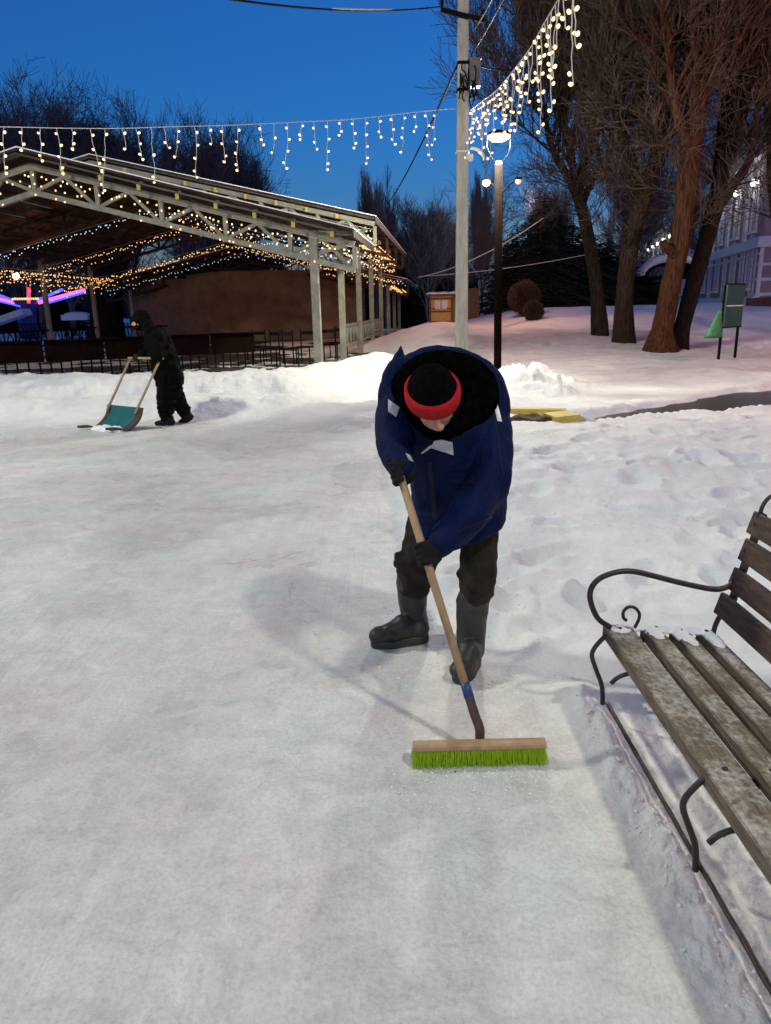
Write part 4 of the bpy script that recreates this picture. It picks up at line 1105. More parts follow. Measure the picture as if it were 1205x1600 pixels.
# right string: from the pole up over the photographer's right
pth2 = [at(u, v, Y) for u, v, Y in ((736, 172, 14.4), (742, 167, 13.6), (755, 157, 12.6), (775, 142, 11.3), (800, 113, 9.8), (830, 73, 8.4), (850, 37, 7.5), (872, 0, 6.7), (905, -60, 5.8))]
fine2 = bez(pth2, 10); cum = [0]
for a, b_ in zip(fine2, fine2[1:]): cum.append(cum[-1]+(b_-a).length)
def on2(s):
    for k in range(len(cum)-1):
        if cum[k+1] >= s: t = (s-cum[k])/(cum[k+1]-cum[k]); return fine2[k]+(fine2[k+1]-fine2[k])*t
    return fine2[-1]
rr = random.Random(12); lens = []; s = .12
LL = [.55, .3, .75, .45, .62, .28, .8, .5, .35]
k = 0
while s < cum[-1]-.05:
    lens.append((on2(s), LL[k % 9]*rr.uniform(.85, 1.1))); s += .215; k += 1
icicles('dense warm icicle light string rising from the pole to the top edge of the photo', fine2, lens, .14, .0175, 9)
# strings on the trusses and eaves of the pavilion
def garland(label, pts, n, drop, m, r, seed, group='pavilion lights', spread=0.0):
    rr = random.Random(seed); P = [Vector(p) for p in pts]; t = thing('light_garland', label, 'light garland', tuple(P[0]), group)
    mb = MB(); mb.tube(P, .006, 4); mb.build('cord', M['cord'], t)
    cum = [0]
    for a, b_ in zip(P, P[1:]): cum.append(cum[-1]+(b_-a).length)
    cnt = 0; i = 0; extra = MB()
    while cnt < n:
        s = cum[-1]*((i+.5)*.61803398 % 1); i += 1
        for k in range(len(cum)-1):
            if cum[k+1] >= s: q_ = P[k]+(P[k+1]-P[k])*((s-cum[k])/(cum[k+1]-cum[k])); break
        L = rr.choice((.25, .5, .9, .6, .35))*drop; nb = max(1, int(L/.17)) if drop > .05 else 1
        for j in range(nb):
            o = q_+Vector((rr.uniform(-.02, .02)+rr.uniform(-spread, spread), rr.uniform(-.03, .03)+rr.uniform(-spread, spread), -L*(j+.6)/nb+rr.uniform(-.02, .02)))
            cnt += 1
            if cnt <= 100:
                b = bpy.data.objects.new('bulb', bulb_mesh(m, r)); COL.objects.link(b); b.parent = t; b.location = o-P[0]
            else: extra.ell(o, (r, r, r), None, 6, 4)
            if cnt >= n: break
    if extra.v: struct(extra.build('bulb', M[m], t), 'stuff')
    return t
def rl(d, sp, off):
    use(sp); return [pv(r, d, roof_z(r, sp[2], sp[3])-off) for r in np.linspace(RA-HWD+.05, RA+HWD-.05, 25)]
garland('warm string of lights along the front truss of the pavilion gable', rl(-.09, SP1, .30), 175, .62, 'warm', .020, 21)
garland('cold white lights along the raised second truss above the pavilion front roof', rl(3.86, SP2, .30), 90, .22, 'cold', .015, 22)
garland('cold white string of lights along the truss in mid pavilion', rl(8-.1, SP2, .8), 150, .35, 'cold', .017, 23)
garland('golden string of lights on the third truss from the front inside the pavilion', rl(12-.1, SP2, .85), 190, .5, 'gold', .020, 24)
garland('golden lights on the far truss deep inside the pavilion', rl(16-.1, SP2, 1.15), 240, .55, 'gold', .023, 25, spread=.05)
garland('cold white lights mixed along the rear truss of the pavilion', rl(20-.1, SP3, .1), 110, .4, 'cold', .019, 26)
garland('golden curtain of lights along the left-hand eave of the pavilion', [pv(-12.5, d, 3.15) for d in np.linspace(6, 18, 15)], 230, .9, 'gold', .022, 27, spread=.08)
garland('golden lights strung along the right-hand eave of the pavilion', [pv(.45, d, 3.6) for d in np.linspace(4.2, 17.8, 15)], 260, .7, 'gold', .024, 28, spread=.16)
garland('golden lights along the right side of the low rear roof', [pv(.25, d, 2.55) for d in np.linspace(18.4, 30, 15)], 90, .35, 'gold', .024, 29, spread=.12)
garland('cold and low string of lights under the right-hand posts', [pv(-.1, d, 3.1) for d in np.linspace(.2, 15.8, 15)], 90, .12, 'warm', .015, 30)
# ------------------------------------------------------------------ bare trees
def perp(d, rr):
    a = Vector((rr.gauss(0,1), rr.gauss(0,1), rr.gauss(0,1))); a = a-d*a.dot(d); return a.normalized()
def grow(rr, p, d, L, r, lev, maxlev, out, kids, up=.25, wob=.16, spread=.6):
    n = 3 if lev >= 3 else 4; pts = [p.copy()]; rad = [r]; dd = d.copy(); st = L/n; nodes = []
    for k in range(n):
        dd = (dd+perp(dd, rr)*rr.uniform(0, wob)+Vector((0, 0, up*.35))).normalized()
        p = p+dd*st; pts.append(p.copy()); rad.append(max(.0035, r*(1-.75*(k+1)/n)))
        nodes.append((p.copy(), dd.copy(), rad[-1], (k+1)/n))
    out[lev].append((pts, rad))
    if lev >= maxlev: return
    for _ in range(kids[lev]):
        t = rr.uniform(.25, 1.0); i = min(n-1, int(t*n)); P, D, rd, f = nodes[i]
        if i: P = P.lerp(nodes[i-1][0], rr.random())
        nd = (D*(1-spread*.5)+perp(D, rr)*spread*rr.uniform(.6, 1.2)+Vector((0, 0, up))).normalized()
        grow(rr, P, nd, L*rr.uniform(.42, .68), min(rd*.75, r*.5), lev+1, maxlev, out, kids, up, wob*1.15, spread)
def polylines(mb, lst, sides):
    for pts, rad in lst: mb.tube(pts, rad, sides, False)
def bare_tree(name, label, base, limbs, kids, seed, twigk=1.0, up=.25, L0=4.5, trunk_m='bark', twig_m='twig', group='bare trees on the right', maxlev=4, spread=.6, extra=None):
    """limbs: list of (points, radii) trunk polylines; twigs sprout off their upper parts"""
    rr = random.Random(seed); t = thing(name, label, 'tree', tuple(base), group); mb = MB(); out = [[] for _ in range(6)]
    for pts, rad, nk, Lk in limbs:
        P = bez(pts, 5); Rr = np.interp(np.linspace(0, len(rad)-1, len(P)), range(len(rad)), rad).tolist()
        off = rr.uniform(0, 50)
        # ribbed bark: radial lumps on the trunk rings
        n = 26; ringsl = []; x = Vector((1,0,0)); 
        for i, p in enumerate(P):
            tng = (P[min(i+1, len(P)-1)]-P[max(i-1, 0)]).normalized(); x = (x-tng*x.dot(tng)).normalized(); y = tng.cross(x)
            ringsl.append([p+(x*math.cos(a)+y*math.sin(a))*Rr[i]*(1+.10*mnoise.noise((math.cos(a)*2+off, math.sin(a)*2, i*.25))+.07*mnoise.noise((math.cos(a)*5, math.sin(a)*5+off, i*.2))+.05*abs(mnoise.noise((math.cos(a)*10, math.sin(a)*10+off, i*.12)))) for a in [2*math.pi*k/n for k in range(n)]])
        mb.rings(ringsl)
        nk0 = nk; nk = abs(nk)
        for k in range(nk):
            f = (.42 if nk0 > 0 else .66)+(.58 if nk0 > 0 else .34)*((k+.5)/nk) if Lk > 0 else 1; i = min(len(P)-1, int(f*(len(P)-1))); D = (P[i]-P[max(0, i-1)]).normalized()
            nd = (D*.55+perp(D, rr)*.75+Vector((0, 0, .3))).normalized()
            grow(rr, P[i], nd, abs(Lk)*rr.uniform(.7, 1.15), max(.02, Rr[i]*.42), 1, maxlev, out, kids, up, .2, spread)
        D = (P[-1]-P[-2]).normalized()
        grow(rr, P[-1], D, abs(Lk)*1.1, Rr[-1]*.95, 1, maxlev, out, kids, up, .15, spread)
    if name == 'bare_tree' and group == 'bare trees on the right':
        for pts, rad, nk, Lk in limbs:
            if Lk < 0: continue
            P = bez(pts, 5); z0 = base.z
            for k in range(18 if seed < 104 else 9):
                i = rr.randint(1, len(P)-1)
                if P[i].z-z0 < 2.6: continue
                D = (P[i]-P[i-1]).normalized(); nd = (D*.35+perp(D, rr)*.9+Vector((0, 0, .25))).normalized()
                grow(rr, P[i], nd, rr.uniform(1.0, 2.3), .022, 2, maxlev, out, kids, .12, .28, .75)
    polylines(mb, out[1], 7); polylines(mb, out[2], 5)
    tr = mb.build('trunk', M[trunk_m], t, True)
    cm = MB(); polylines(cm, [(p, [max(x, .0075) for x in r]) for p, r in out[3]+out[4]], 3); cm.build('crown', M[twig_m], t, True)
    return t
def tp(u, v, Y): return at(u, v, Y)
K = (0, 10, 8, 6)
# three groups of big trees on the right
b1 = tp(938, 518, 25); b1.z = hz(b1.x, b1.y)-.1
bare_tree('bare_tree', 'dark bare tree forking low, leftmost of the big trees by the spruces', b1,
    [([b1, tp(934, 470, 25), tp(925, 400, 25), tp(914, 345, 25), tp(906, 312, 25)], [.30, .215, .20, .19, .18], 0, 2.2),
     ([tp(907, 322, 25), tp(892, 285, 24.9), tp(872, 250, 24.7), tp(858, 215, 24.6), tp(850, 165, 24.5)], [.15, .13, .11, .09, .06], 10, 2.9),
     ([tp(907, 318, 25), tp(912, 270, 25.2), tp(922, 235, 25.3), tp(930, 170, 25.4), tp(925, 90, 25.5)], [.14, .12, .10, .08, .06], 11, 3.0),
     ([tp(909, 318, 25), tp(926, 280, 25), tp(948, 250, 25), tp(962, 200, 25)], [.13, .11, .09, .06], 8, 2.8)], K, 101)
b2 = tp(976, 527, 22.5); b2.z = hz(b2.x, b2.y)-.1
bare_tree('bare_tree', 'brown bare tree leaning right with whitewashed foot, second of the big trees', b2,
    [([b2, tp(975, 480, 22.5), tp(980, 420, 22.5), tp(990, 360, 22.5), tp(1008, 300, 22.5), tp(1030, 240, 22.4)], [.34, .25, .235, .24, .24, .22], 0, 2.4),
     ([tp(1024, 258, 22.4), tp(1035, 200, 22.3), tp(1043, 130, 22.2), tp(1040, 40, 22.2), tp(1046, -60, 22.2)], [.19, .17, .14, .11, .08], 8, 2.6),
     ([tp(1010, 300, 22.5), tp(990, 255, 22.3), tp(972, 205, 22.2), tp(960, 130, 22.0), tp(962, 40, 22)], [.15, .13, .11, .09, .07], 8, 2.6),
     ([tp(1030, 240, 22.4), tp(1000, 180, 22.5), tp(1000, 100, 22.6), tp(985, 10, 22.6)], [.14, .12, .10, .07], 6, 2.5)], K, 102, trunk_m='bark_mid')
b3 = tp(1032, 543, 20.0); b3.z = hz(b3.x, b3.y)-.1
bare_tree('bare_tree', 'orange-lit bare tree with a cut stub, thick left trunk of the joined pair', b3,
    [([b3, tp(1036, 515, 20), tp(1045, 465, 20), tp(1056, 410, 20), tp(1067, 350, 20), tp(1074, 290, 20), tp(1082, 210, 20), tp(1090, 120, 20), tp(1092, 30, 20), tp(1098, -60, 20)], [.50, .27, .25, .24, .26, .26, .26, .24, .21, .18], -9, 2.5),
     ([tp(1056, 400, 19.9), tp(1040, 385, 19.7), tp(1036, 378, 19.65)], [.13, .11, .10], 0, -.001),
     ([tp(1082, 250, 20), tp(1060, 180, 19.8), tp(1048, 110, 19.7), tp(1042, 20, 19.7)], [.15, .12, .10, .07], 10, 2.6)], K, 103, trunk_m='bark_red')
b4 = tp(1060, 540, 20.35); b4.z = hz(b4.x, b4.y)-.1
bare_tree('bare_tree', 'dark bare tree leaning right out of the same root as the orange-lit trunk', b4,
    [([b4, tp(1066, 510, 20.4), tp(1085, 440, 20.5), tp(1105, 370, 20.6), tp(1122, 300, 20.7), tp(1131, 240, 20.8)], [.28, .22, .21, .205, .20, .20], 0, 2.4),
     ([tp(1129, 255, 20.8), tp(1134, 180, 20.9), tp(1142, 100, 21), tp(1140, 0, 21), tp(1148, -60, 21)], [.18, .17, .15, .12, .09], 9, 2.5),
     ([tp(1122, 325, 20.7), tp(1145, 290, 20.4), tp(1168, 255, 20.2), tp(1182, 190, 20), tp(1190, 110, 19.9)], [.13, .12, .10, .08, .06], 8, 2.3),
     ([tp(1131, 240, 20.8), tp(1160, 180, 20.8), tp(1176, 90, 20.8), tp(1200, 0, 20.8)], [.16, .13, .10, .07], 7, 2.4)], K, 104, trunk_m='bark')
b5 = tp(1235, 520, 24); b5.z = hz(b5.x, b5.y)-.1
bare_tree('bare_tree', 'bare tree outside the right edge whose twigs hang over the pale building', b5,
    [([b5, tp(1228, 400, 24), tp(1215, 280, 24), tp(1210, 180, 24)], [.4, .32, .28, .22], 0, 2.5),
     ([tp(1211, 200, 24), tp(1195, 120, 24), tp(1188, 20, 24)], [.2, .15, .1], 8, 2.8)], K, 105)
# trees against the sky
def far_tree(seed, h, spread, up, n0):
    rr = random.Random(seed); out = [[] for _ in range(6)]; base = Vector((0, 0, 0)); mb = MB()
    pts = [base, Vector((.1, 0, h*.2)), Vector((-.05, .1, h*.4)), Vector((.1, 0, h*.62))]; P = bez(pts, 4); rad = np.linspace(h*.016, h*.007, len(P)).tolist(); mb.tube(P, rad, 8)
    for k in range(n0):
        f = .25+.75*(k+.5)/n0; i = min(len(P)-1, int(f*(len(P)-1))); a = k*2.4
        nd = Vector((math.cos(a)*spread, math.sin(a)*spread, 1)).normalized()
        grow(rr, P[i], nd, h*rr.uniform(.34, .46), rad[i]*.5, 1, 4, out, (0, 10, 8, 6), up, .15, spread*1.0)
    grow(rr, P[-1], Vector((0, 0, 1)), h*.27, rad[-1], 1, 4, out, (0, 10, 8, 6), up, .15, spread*.9)
    polylines(mb, out[1], 5); polylines(mb, out[2], 4)
    cm = MB(); polylines(cm, [(p, [max(x, .011) for x in r]) for p, r in out[3]+out[4]], 3)
    return mb, cm
FT = []; FTH = []
for sd, h, spd, up, n0 in ((31, 12, .85, .20, 17), (32, 12, .6, .3, 17), (33, 12, .34, .5, 18)):
    a, b_ = far_tree(sd, h, spd, up, n0); FT.append((a, b_, {})); FTH.append(sorted(v[2] for v in b_.v)[-25])
_ftm = {}
def put_far(kind, u, vbase, vtop, Y, label, group='bare trees against the evening sky', rz=0, wx_=1.0):
    p = at(u, vbase, Y); p.z = hz(p.x, p.y)-.2; top = at(u, vtop, Y).z; s = (top-p.z)/FTH[kind]
    t = thing('bare_tree', label, 'tree', tuple(p), group); t.scale = (s*wx_, s*wx_, s); t.rotation_euler = (0, 0, rz)
    a, b_, c = FT[kind]
    for nm, mb_, m_ in (('trunk', a, 'hazetwig'), ('crown', b_, 'hazetwig')):
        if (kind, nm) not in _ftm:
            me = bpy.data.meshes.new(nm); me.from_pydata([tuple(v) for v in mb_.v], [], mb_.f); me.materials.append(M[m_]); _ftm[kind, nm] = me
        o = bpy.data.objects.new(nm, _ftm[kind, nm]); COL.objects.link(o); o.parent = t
put_far(0, 110, 480, 112, 58, 'wide bare tree rising highest above the pavilion roof at the left', rz=.4, wx_=1.05)
put_far(1, 28, 480, 150, 62, 'bare tree at the far left edge above the roof ridge', rz=1.9, wx_=1.0)
put_far(1, 205, 480, 150, 64, 'slimmer bare tree right of the highest one above the pavilion', rz=2.9, wx_=.9)
put_far(0, 62, 480, 138, 60, 'bare tree with a spreading crown left of the highest one', rz=1.2, wx_=.9)
put_far(0, 168, 480, 128, 61, 'bare tree with a spreading crown right of the highest one', rz=2.2, wx_=.9)
put_far(0, 345, 480, 172, 63, 'spreading bare tree behind the right half of the pavilion roof', rz=3.1, wx_=.85)
put_far(1, 318, 480, 168, 60, 'bare tree behind the middle of the hanging string, left of the open sky', rz=.9, wx_=.95)
put_far(1, 378, 480, 192, 66, 'bare tree whose right side borders the open blue sky above the roof', rz=4, wx_=.9)
put_far(2, 588, 480, 256, 52, 'narrow upright bare tree beside the sloping cable, behind the roof end', rz=1.2, wx_=.85)
put_far(2, 603, 480, 290, 56, 'shorter narrow bare tree touching the roof end', rz=2.2, wx_=.9)
put_far(1, 668, 480, 292, 56, 'bare tree standing left of the concrete pole', rz=3.3, wx_=1.1)
put_far(0, 700, 480, 318, 60, 'spreading bare tree half hidden by the concrete pole', rz=5.2)
put_far(1, 640, 480, 340, 64, 'low bare tree between the roof end and the pole', rz=.2, wx_=1.3)
put_far(2, 752, 480, 262, 44, 'thin bare tree between the concrete pole and the brown lamp post', rz=.7, wx_=.8)
put_far(1, 855, 480, 262, 50, 'bare tree rising from behind the dark spruces', rz=1.7, wx_=.9)
put_far(0, 1120, 480, 130, 62, 'broad bare tree behind the pale building roof', rz=2.4, wx_=1.1)
put_far(1, 985, 480, 210, 48, 'bare tree in the gap between the two leaning trunks', rz=2.0, wx_=1.0)
# tree standing behind the pavilion rail
b = at(167, 517, 40); b.z = hz(b.x, b.y)-.2
bare_tree('bare_tree', 'thick forked bare tree seen under the pavilion roof behind the rail', b,
    [([b, at(166, 490, 40), at(165, 462, 40)], [.95, .80, .85], 0, 2), ([at(163, 468, 40), at(150, 440, 40), at(146, 400, 40), at(140, 330, 40)], [.62, .5, .45, .3], 4, 1.3),
     ([at(168, 470, 40), at(182, 445, 40), at(188, 410, 40), at(200, 340, 40)], [.5, .42, .36, .22], 4, 1.3)], (0, 5, 5, 3), 107, group='bare trees against the evening sky')
# ------------------------------------------------------------------ spruces: layered drooping boughs
def spruce_mesh(seed, h, w_):
    rr = random.Random(seed); tr = MB(); tr.tube([(0, 0, 0), (0, 0, h*.5), (0, 0, h)], [h*.018, h*.011, .02], 8)
    cr = MB(); n = 46
    for i in range(n):
        f = i/(n-1); z = h*(.03+.95*f); R0 = w_*min(1, (1-f)*1.6)**.8*(1+.45*rr.uniform(-1, 1))+.25
        for k in range(max(5, int(13*(1-f)+4))):
            a = rr.uniform(0, 6.283); L = R0*rr.uniform(.5, 1.2)*(1+.5*mnoise.noise((math.cos(a)*1.5, math.sin(a)*1.5, z*.5+seed*7))); d = Vector((math.cos(a), math.sin(a), 0)); s_ = Vector((-d.y, d.x, 0))
            p0 = Vector((0, 0, z)); segs = 6
            for j in range(segs):
                t = (j+.3)/segs; p = p0+d*L*t+Vector((0, 0, .10*L*t-.42*L*t*t)); wl = .55*L*(1-t*.75)*.5
                for sd in (-1, 1):
                    for q_ in range(2):
                        tip = p+s_*sd*wl*rr.uniform(.6, 1.2)+d*.14*L+Vector((0, 0, -wl*rr.uniform(.15, .7))); b0 = p+d*.045*L; e = Vector((0, 0, .05+.02*L))
                        cr._add([p, b0+e*.3, tip, p-e], [(0, 1, 2), (0, 2, 3)])
    return tr, cr
SPM = []
for sd, h, w_ in ((1, 10, 2.5), (2, 10, 3.1)):
    a, b_ = spruce_mesh(sd, h, w_); ms = []
    for mb_, m_, nm in ((a, 'bark', 'trunk'), (b_, 'needle', 'crown')):
        me = bpy.data.meshes.new(nm); me.from_pydata([tuple(v) for v in mb_.v], [], mb_.f); me.materials.append(M[m_]); ms.append((nm, me))
    SPM.append(ms)
for i, (u, vt, Y, wk_, lb_) in enumerate((
    (845, 302, 40, 1.25, 'tallest dark spruce in the middle behind the round shrubs'), (805, 345, 42, 1.2, 'dark spruce just right of the brown lamp post'), (890, 335, 41, 1.2, 'dark spruce left of the low-forking bare tree'),
    (925, 365, 44, 1.3, 'dark spruce behind the low-forking bare tree'), (968, 395, 46, 1.5, 'dark spruce behind the second big trunk'), (1000, 400, 50, 1.2, 'dark spruce beside the far end of the pale building'), (825, 330, 43, 1.3, 'dark spruce right of the thin lamp arm'), (868, 322, 44, 1.2, 'dark spruce just right of the tallest one'), (908, 352, 43, 1.3, 'dark spruce whose top shows left of the low fork'), (945, 352, 52, 1.4, 'dark spruce filling the gap between the first two big trunks'), (975, 372, 55, 1.3, 'dark spruce between the leaning trunks'), (790, 372, 50, 1.4, 'low dark spruce at the brown lamp post'),
    (640, 400, 58, 1.5, 'low dark spruce right of the rear pavilion roof'), (685, 395, 62, 1.7, 'dark spruce behind the ochre kiosk'), (590, 402, 66, 1.6, 'dark spruce behind the end of the pavilion'), (738, 410, 64, 1.6, 'dark spruce behind the concrete pole'),
    (520, 405, 66, 1.6, 'dark spruce behind the stage wall'), (440, 405, 70, 1.6, 'dark spruce beyond the middle of the pavilion'), (100, 432, 75, 1.8, 'dark spruce beyond the ride at the left'), (20, 438, 75, 1.8, 'dark spruce at the far left beyond the ride'), (300, 425, 78, 1.9, 'dark spruce far behind the pavilion rail'))):
    p = at(u, 480, Y); p.z = hz(p.x, p.y)-.3; top = at(u, vt, Y).z; s = (top-p.z)/10
    t = thing('spruce', lb_, 'tree', tuple(p), 'dark spruces'); t.scale = (s*wk_, s*wk_, s); t.rotation_euler = (0, 0, i*1.3)
    for nm, me in SPM[i % 2]:
        o = bpy.data.objects.new(nm, me); COL.objects.link(o); o.parent = t
# birch stems between pole and lamp post
for k, (u, v0, vt, Y, r) in enumerate(((757, 496, 330, 46, .28), (765, 494, 372, 47, .2), (752, 494, 385, 48, .13))):
    p = at(u, v0, Y); p.z = hz(p.x, p.y)-.2; tpz = at(u+(3, 6, -6)[k], vt, Y)
    bare_tree('birch_tree', ('thick pale birch stem between the concrete pole and the brown lamp post', 'second pale birch stem close to the brown lamp post', 'thinnest pale birch stem, nearest the concrete pole')[k], p,
        [([p, p.lerp(tpz, .35)+Vector((.06, 0, 0)), p.lerp(tpz, .7), tpz], [r, r*.9, r*.75, r*.5], 5, 2.2)], (0, 5, 4, 3), 200+k, trunk_m='birch', group='birches beyond the pole', up=.05)
# round shrubs
def shrub(u, v, Y, r, seed, label):
    c = at(u, v, Y); t = thing('round_shrub', label, 'shrub', (c.x, c.y, hz(c.x, c.y)), 'clipped round shrubs'); rr = random.Random(seed); mb = MB()
    st_ = MB()
    for k in range(7):
        e = c+Vector((rr.uniform(-.4, .4)*r, rr.uniform(-.4, .4)*r, -.1*r)); st_.tube([(c.x+rr.uniform(-.1, .1), c.y+rr.uniform(-.1, .1), hz(c.x, c.y)-.1), e], [.03, .02], 5)
    st_.build('stem', M['shrub'], t)
    for k in range(3200):
        d = Vector((rr.gauss(0,1), rr.gauss(0,1), rr.gauss(0,1))).normalized(); a = c+d*r*rr.uniform(.35, .8); e = c+d*r*rr.uniform(.86, 1.05)*(1+.1*mnoise.noise(d*2+Vector((seed,0,0)))); e = e+perp(d, rr)*.18*r
        mb.tube([a, e], [.011, .006], 3, False)
    mb.build('crown', M['shrub'], t)
shrub(819, 465, 33, .72, 3, 'larger round clipped shrub in front of the dark spruces'); shrub(834, 486, 31, .42, 4, 'smaller reddish round shrub in front of the larger one')
# ------------------------------------------------------------------ kiosk
ky = 37.0; k0 = at(692, 509, ky); kz = hz(k0.x, ky); kw = 39/F*ky; kh = at(692, 463, ky).z-kz
kk = thing('kiosk', 'small ochre carved wooden kiosk with two posters and a snowy top behind the pole', 'kiosk', (k0.x, ky, kz))
B = Matrix.Rotation(R(-14), 3, 'Z'); c0 = Vector((k0.x, ky, kz))
def kb(p, s, m, nm, par=kk): mb = MB(); mb.box(c0+B @ Vector(p), s, B); return mb.build(nm, M[m], par)
wl = kb((0, 0, kh/2), (kw*.86, kw*.8, kh), 'kiosk', 'wall')
mb = MB()
for s in (-1, 1): mb.box(c0+B @ Vector((s*kw*.42, -kw*.41, kh/2)), (.09, .06, kh-.1), B)
for z in (.12, kh*.46, kh-.1): mb.box(c0+B @ Vector((0, -kw*.41, z)), (kw*.78, .05, .07), B)
for s in (-1, 1):
    for z in (kh*.56, kh*.9): mb.box(c0+B @ Vector((s*kw*.3, -kw*.412, z)), (.2, .045, .05), B)
mb.build('carved_trim', M['kioskd'], wl)
for s in (-1, 1): kb((s*kw*.135, -kw*.405, kh*.70), (kw*.22, .02, kh*.30), 'paper', 'poster')
kb((0, 0, kh+.05), (kw*1.02, kw*.95, .10), 'kioskd', 'roof')
mb = MB()
for dx in (-.5, 0, .5): mb.ell(c0+B @ Vector((dx, 0, kh+.12)), (kw*.28, kw*.42, .09))
m2 = remesh(mb, .03, 3, .02, 4); rebuild('snow_cap', m2, M['snowcap'], kk)
k1 = at(738, 500, 40); z1 = hz(k1.x, 40)
t = thing('wooden_booth', 'plain brown wooden booth half hidden by the concrete pole', 'booth', (k1.x, 40, z1)); mb = MB(); mb.box((k1.x, 40, z1+.7), (.62, .8, 1.45)); mb.build('wall', M['kioskd'], t)
mb = MB(); mb.box((k1.x, 40, z1+1.46), (.72, .9, .08)); mb.build('roof', M['kioskd'], t)
# far pedestrian
fp = at(770, 497, 52); z0 = hz(fp.x, 52); fpz = at(770, 470, 52).z; s = (fpz-z0)
t = thing('person', 'tiny distant person in a pale coat beside the brown lamp post', 'person', (fp.x, 52, z0)); X = fp.x
def fq(x, z, y=0): return Vector((X+x*s/1.7, 52+y*s/1.7, z0+z*s/1.7))
mb = MB(); k_ = s/1.7
mb.ell(fq(0, 1.58), (.09*k_, .10*k_, .12*k_)); mb.limb([fq(0, 1.48), fq(0, 1.38)], [.06*k_, .1*k_]); mb.limb([fq(0, 1.3), fq(0, .9)], [.14*k_, .13*k_])
for q_ in (-1, 1): mb.limb([fq(q_*.09, .88), fq(q_*.10, .45), fq(q_*.11, .05)], [.09*k_, .065*k_, .05*k_]); mb.limb([fq(q_*.19, 1.36), fq(q_*.24, 1.08), fq(q_*.22, .82)], [.06*k_, .05*k_, .04*k_])
m2 = remesh(mb, .02, 2); rebuild('body', m2, M['trousers'], t)
mb = MB(); mb.limb([fq(0, 1.36), fq(0, 1.1), fq(0, .72)], [.2*k_, .19*k_, .24*k_])
for q_ in (-1, 1): mb.limb([fq(q_*.19, 1.36), fq(q_*.25, 1.08), fq(q_*.23, .84)], [.085*k_, .075*k_, .06*k_])
m2 = remesh(mb, .025, 3); rebuild('coat', m2, M['palecoat'], t)
mb = MB(); mb.ell(fq(0, 1.63, .01), (.115*k_, .125*k_, .11*k_)); mb.build('hat', M['palecoat'], t, True)
# ------------------------------------------------------------------ green notice board
YG = 17.3; g0, g1 = at(1123, 557, YG), at(1149, 551, YG+.55)
gb = thing('notice_board', 'dark green metal notice board on two posts in the snow at the right', 'notice board', (g0.x, YG, g0.z))
T0, T1_ = at(1120.5, 444, YG), at(1148, 446, YG+.55)
for a, b_ in ((g0, T0), (g1, T1_)):
    a = Vector(a); a.z = hz(a.x, a.y)-.1
    mb = MB(); mb.bar(a, (a.x, a.y, b_.z-.03), .05, .05, (0, 1, 0)); mb.build('post', M['dark'], gb)
a, b_ = Vector((g0.x, YG, 0)), Vector((g1.x, YG+.55, 0)); d = (b_-a).normalized(); nrm = Vector((d.y, -d.x, 0)); zb = at(1121, 512, YG).z; zt = T0.z
mb = MB(); mb.bar(a-d*.02+nrm*.05+Vector((0,0,(zb+zt)/2)), b_+d*.02+nrm*.05+Vector((0,0,(zb+zt)/2)), .03, zt-zb); pn = mb.build('panel', M['board'], gb)
mb = MB(); zl = at(1135, 478, YG).z; mb.bar(a+nrm*.068+Vector((0,0,zl)), b_+nrm*.068+Vector((0,0,zl)), .008, .025); mb.build('white_line', M['white'], pn)
mb = MB()
for z in (zb, zt): mb.bar(a-d*.03+nrm*.05+Vector((0,0,z)), b_+d*.03+nrm*.05+Vector((0,0,z)), .045, .03)
mb.build('rim', M['dark'], pn)
bgp = at(1121, 528, YG-.15); mb = MB(); rings = []
for k in range(10):
    f = k/9; zc = bgp.z+(at(1121, 485, YG).z-bgp.z)*f; wv = .21*(1-f*.82); xo = -.10*(1-f)
    rings.append([Vector((bgp.x+xo*1.0+wv*math.cos(2*math.pi*j/16)*(1+.12*mnoise.noise((j*1.1, f*3, 1))), YG-.16+.10*(1-f*.7)*math.sin(2*math.pi*j/16), zc)) for j in range(16)])
mb.rings(rings); o = mb.build('green_bag', M['bag'], None, True); tag(o, 'crumpled green sack hanging at the lower left of the green notice board', 'sack')
# ------------------------------------------------------------------ yellow kerb frame by the ditch
yf = thing('yellow_frame', 'yellow painted timber frame lying half buried in snow by the asphalt strip', 'timber frame', tuple(gnd(850, 652, .1)))
def g2(u, v, z): return gnd(u, v, z)
mb = MB(); mb.bar(g2(774, 643.5, .06), g2(884, 645.5, .06), .14, .12); mb.build('beam', M['yellow'], yf)
mb = MB(); mb.bar(g2(858, 654, .05), g2(897, 650, .07), .44, .10); mb.build('board', M['yellow'], yf)
mb = MB(); mb.bar(g2(898, 648.5, .09), g2(930, 659, .02), .07, .04); mb.build('end_plank', M['white'], yf)
mb = MB(); mb.bar(g2(880, 646, .04), g2(905, 655, .04), .06, .1); mb.build('side_beam', M['yellow'], yf)
mb = MB(); c = g2(826, 655, .04); mb.ell(c, (.42, .22, .06)); m2 = remesh(mb, .03, 2, .05, 4); o = rebuild('soil_patch', m2, mat('brown_soil', (.05, .03, .012), (.11, .065, .025), .9, 6, .5), None); struct(o)
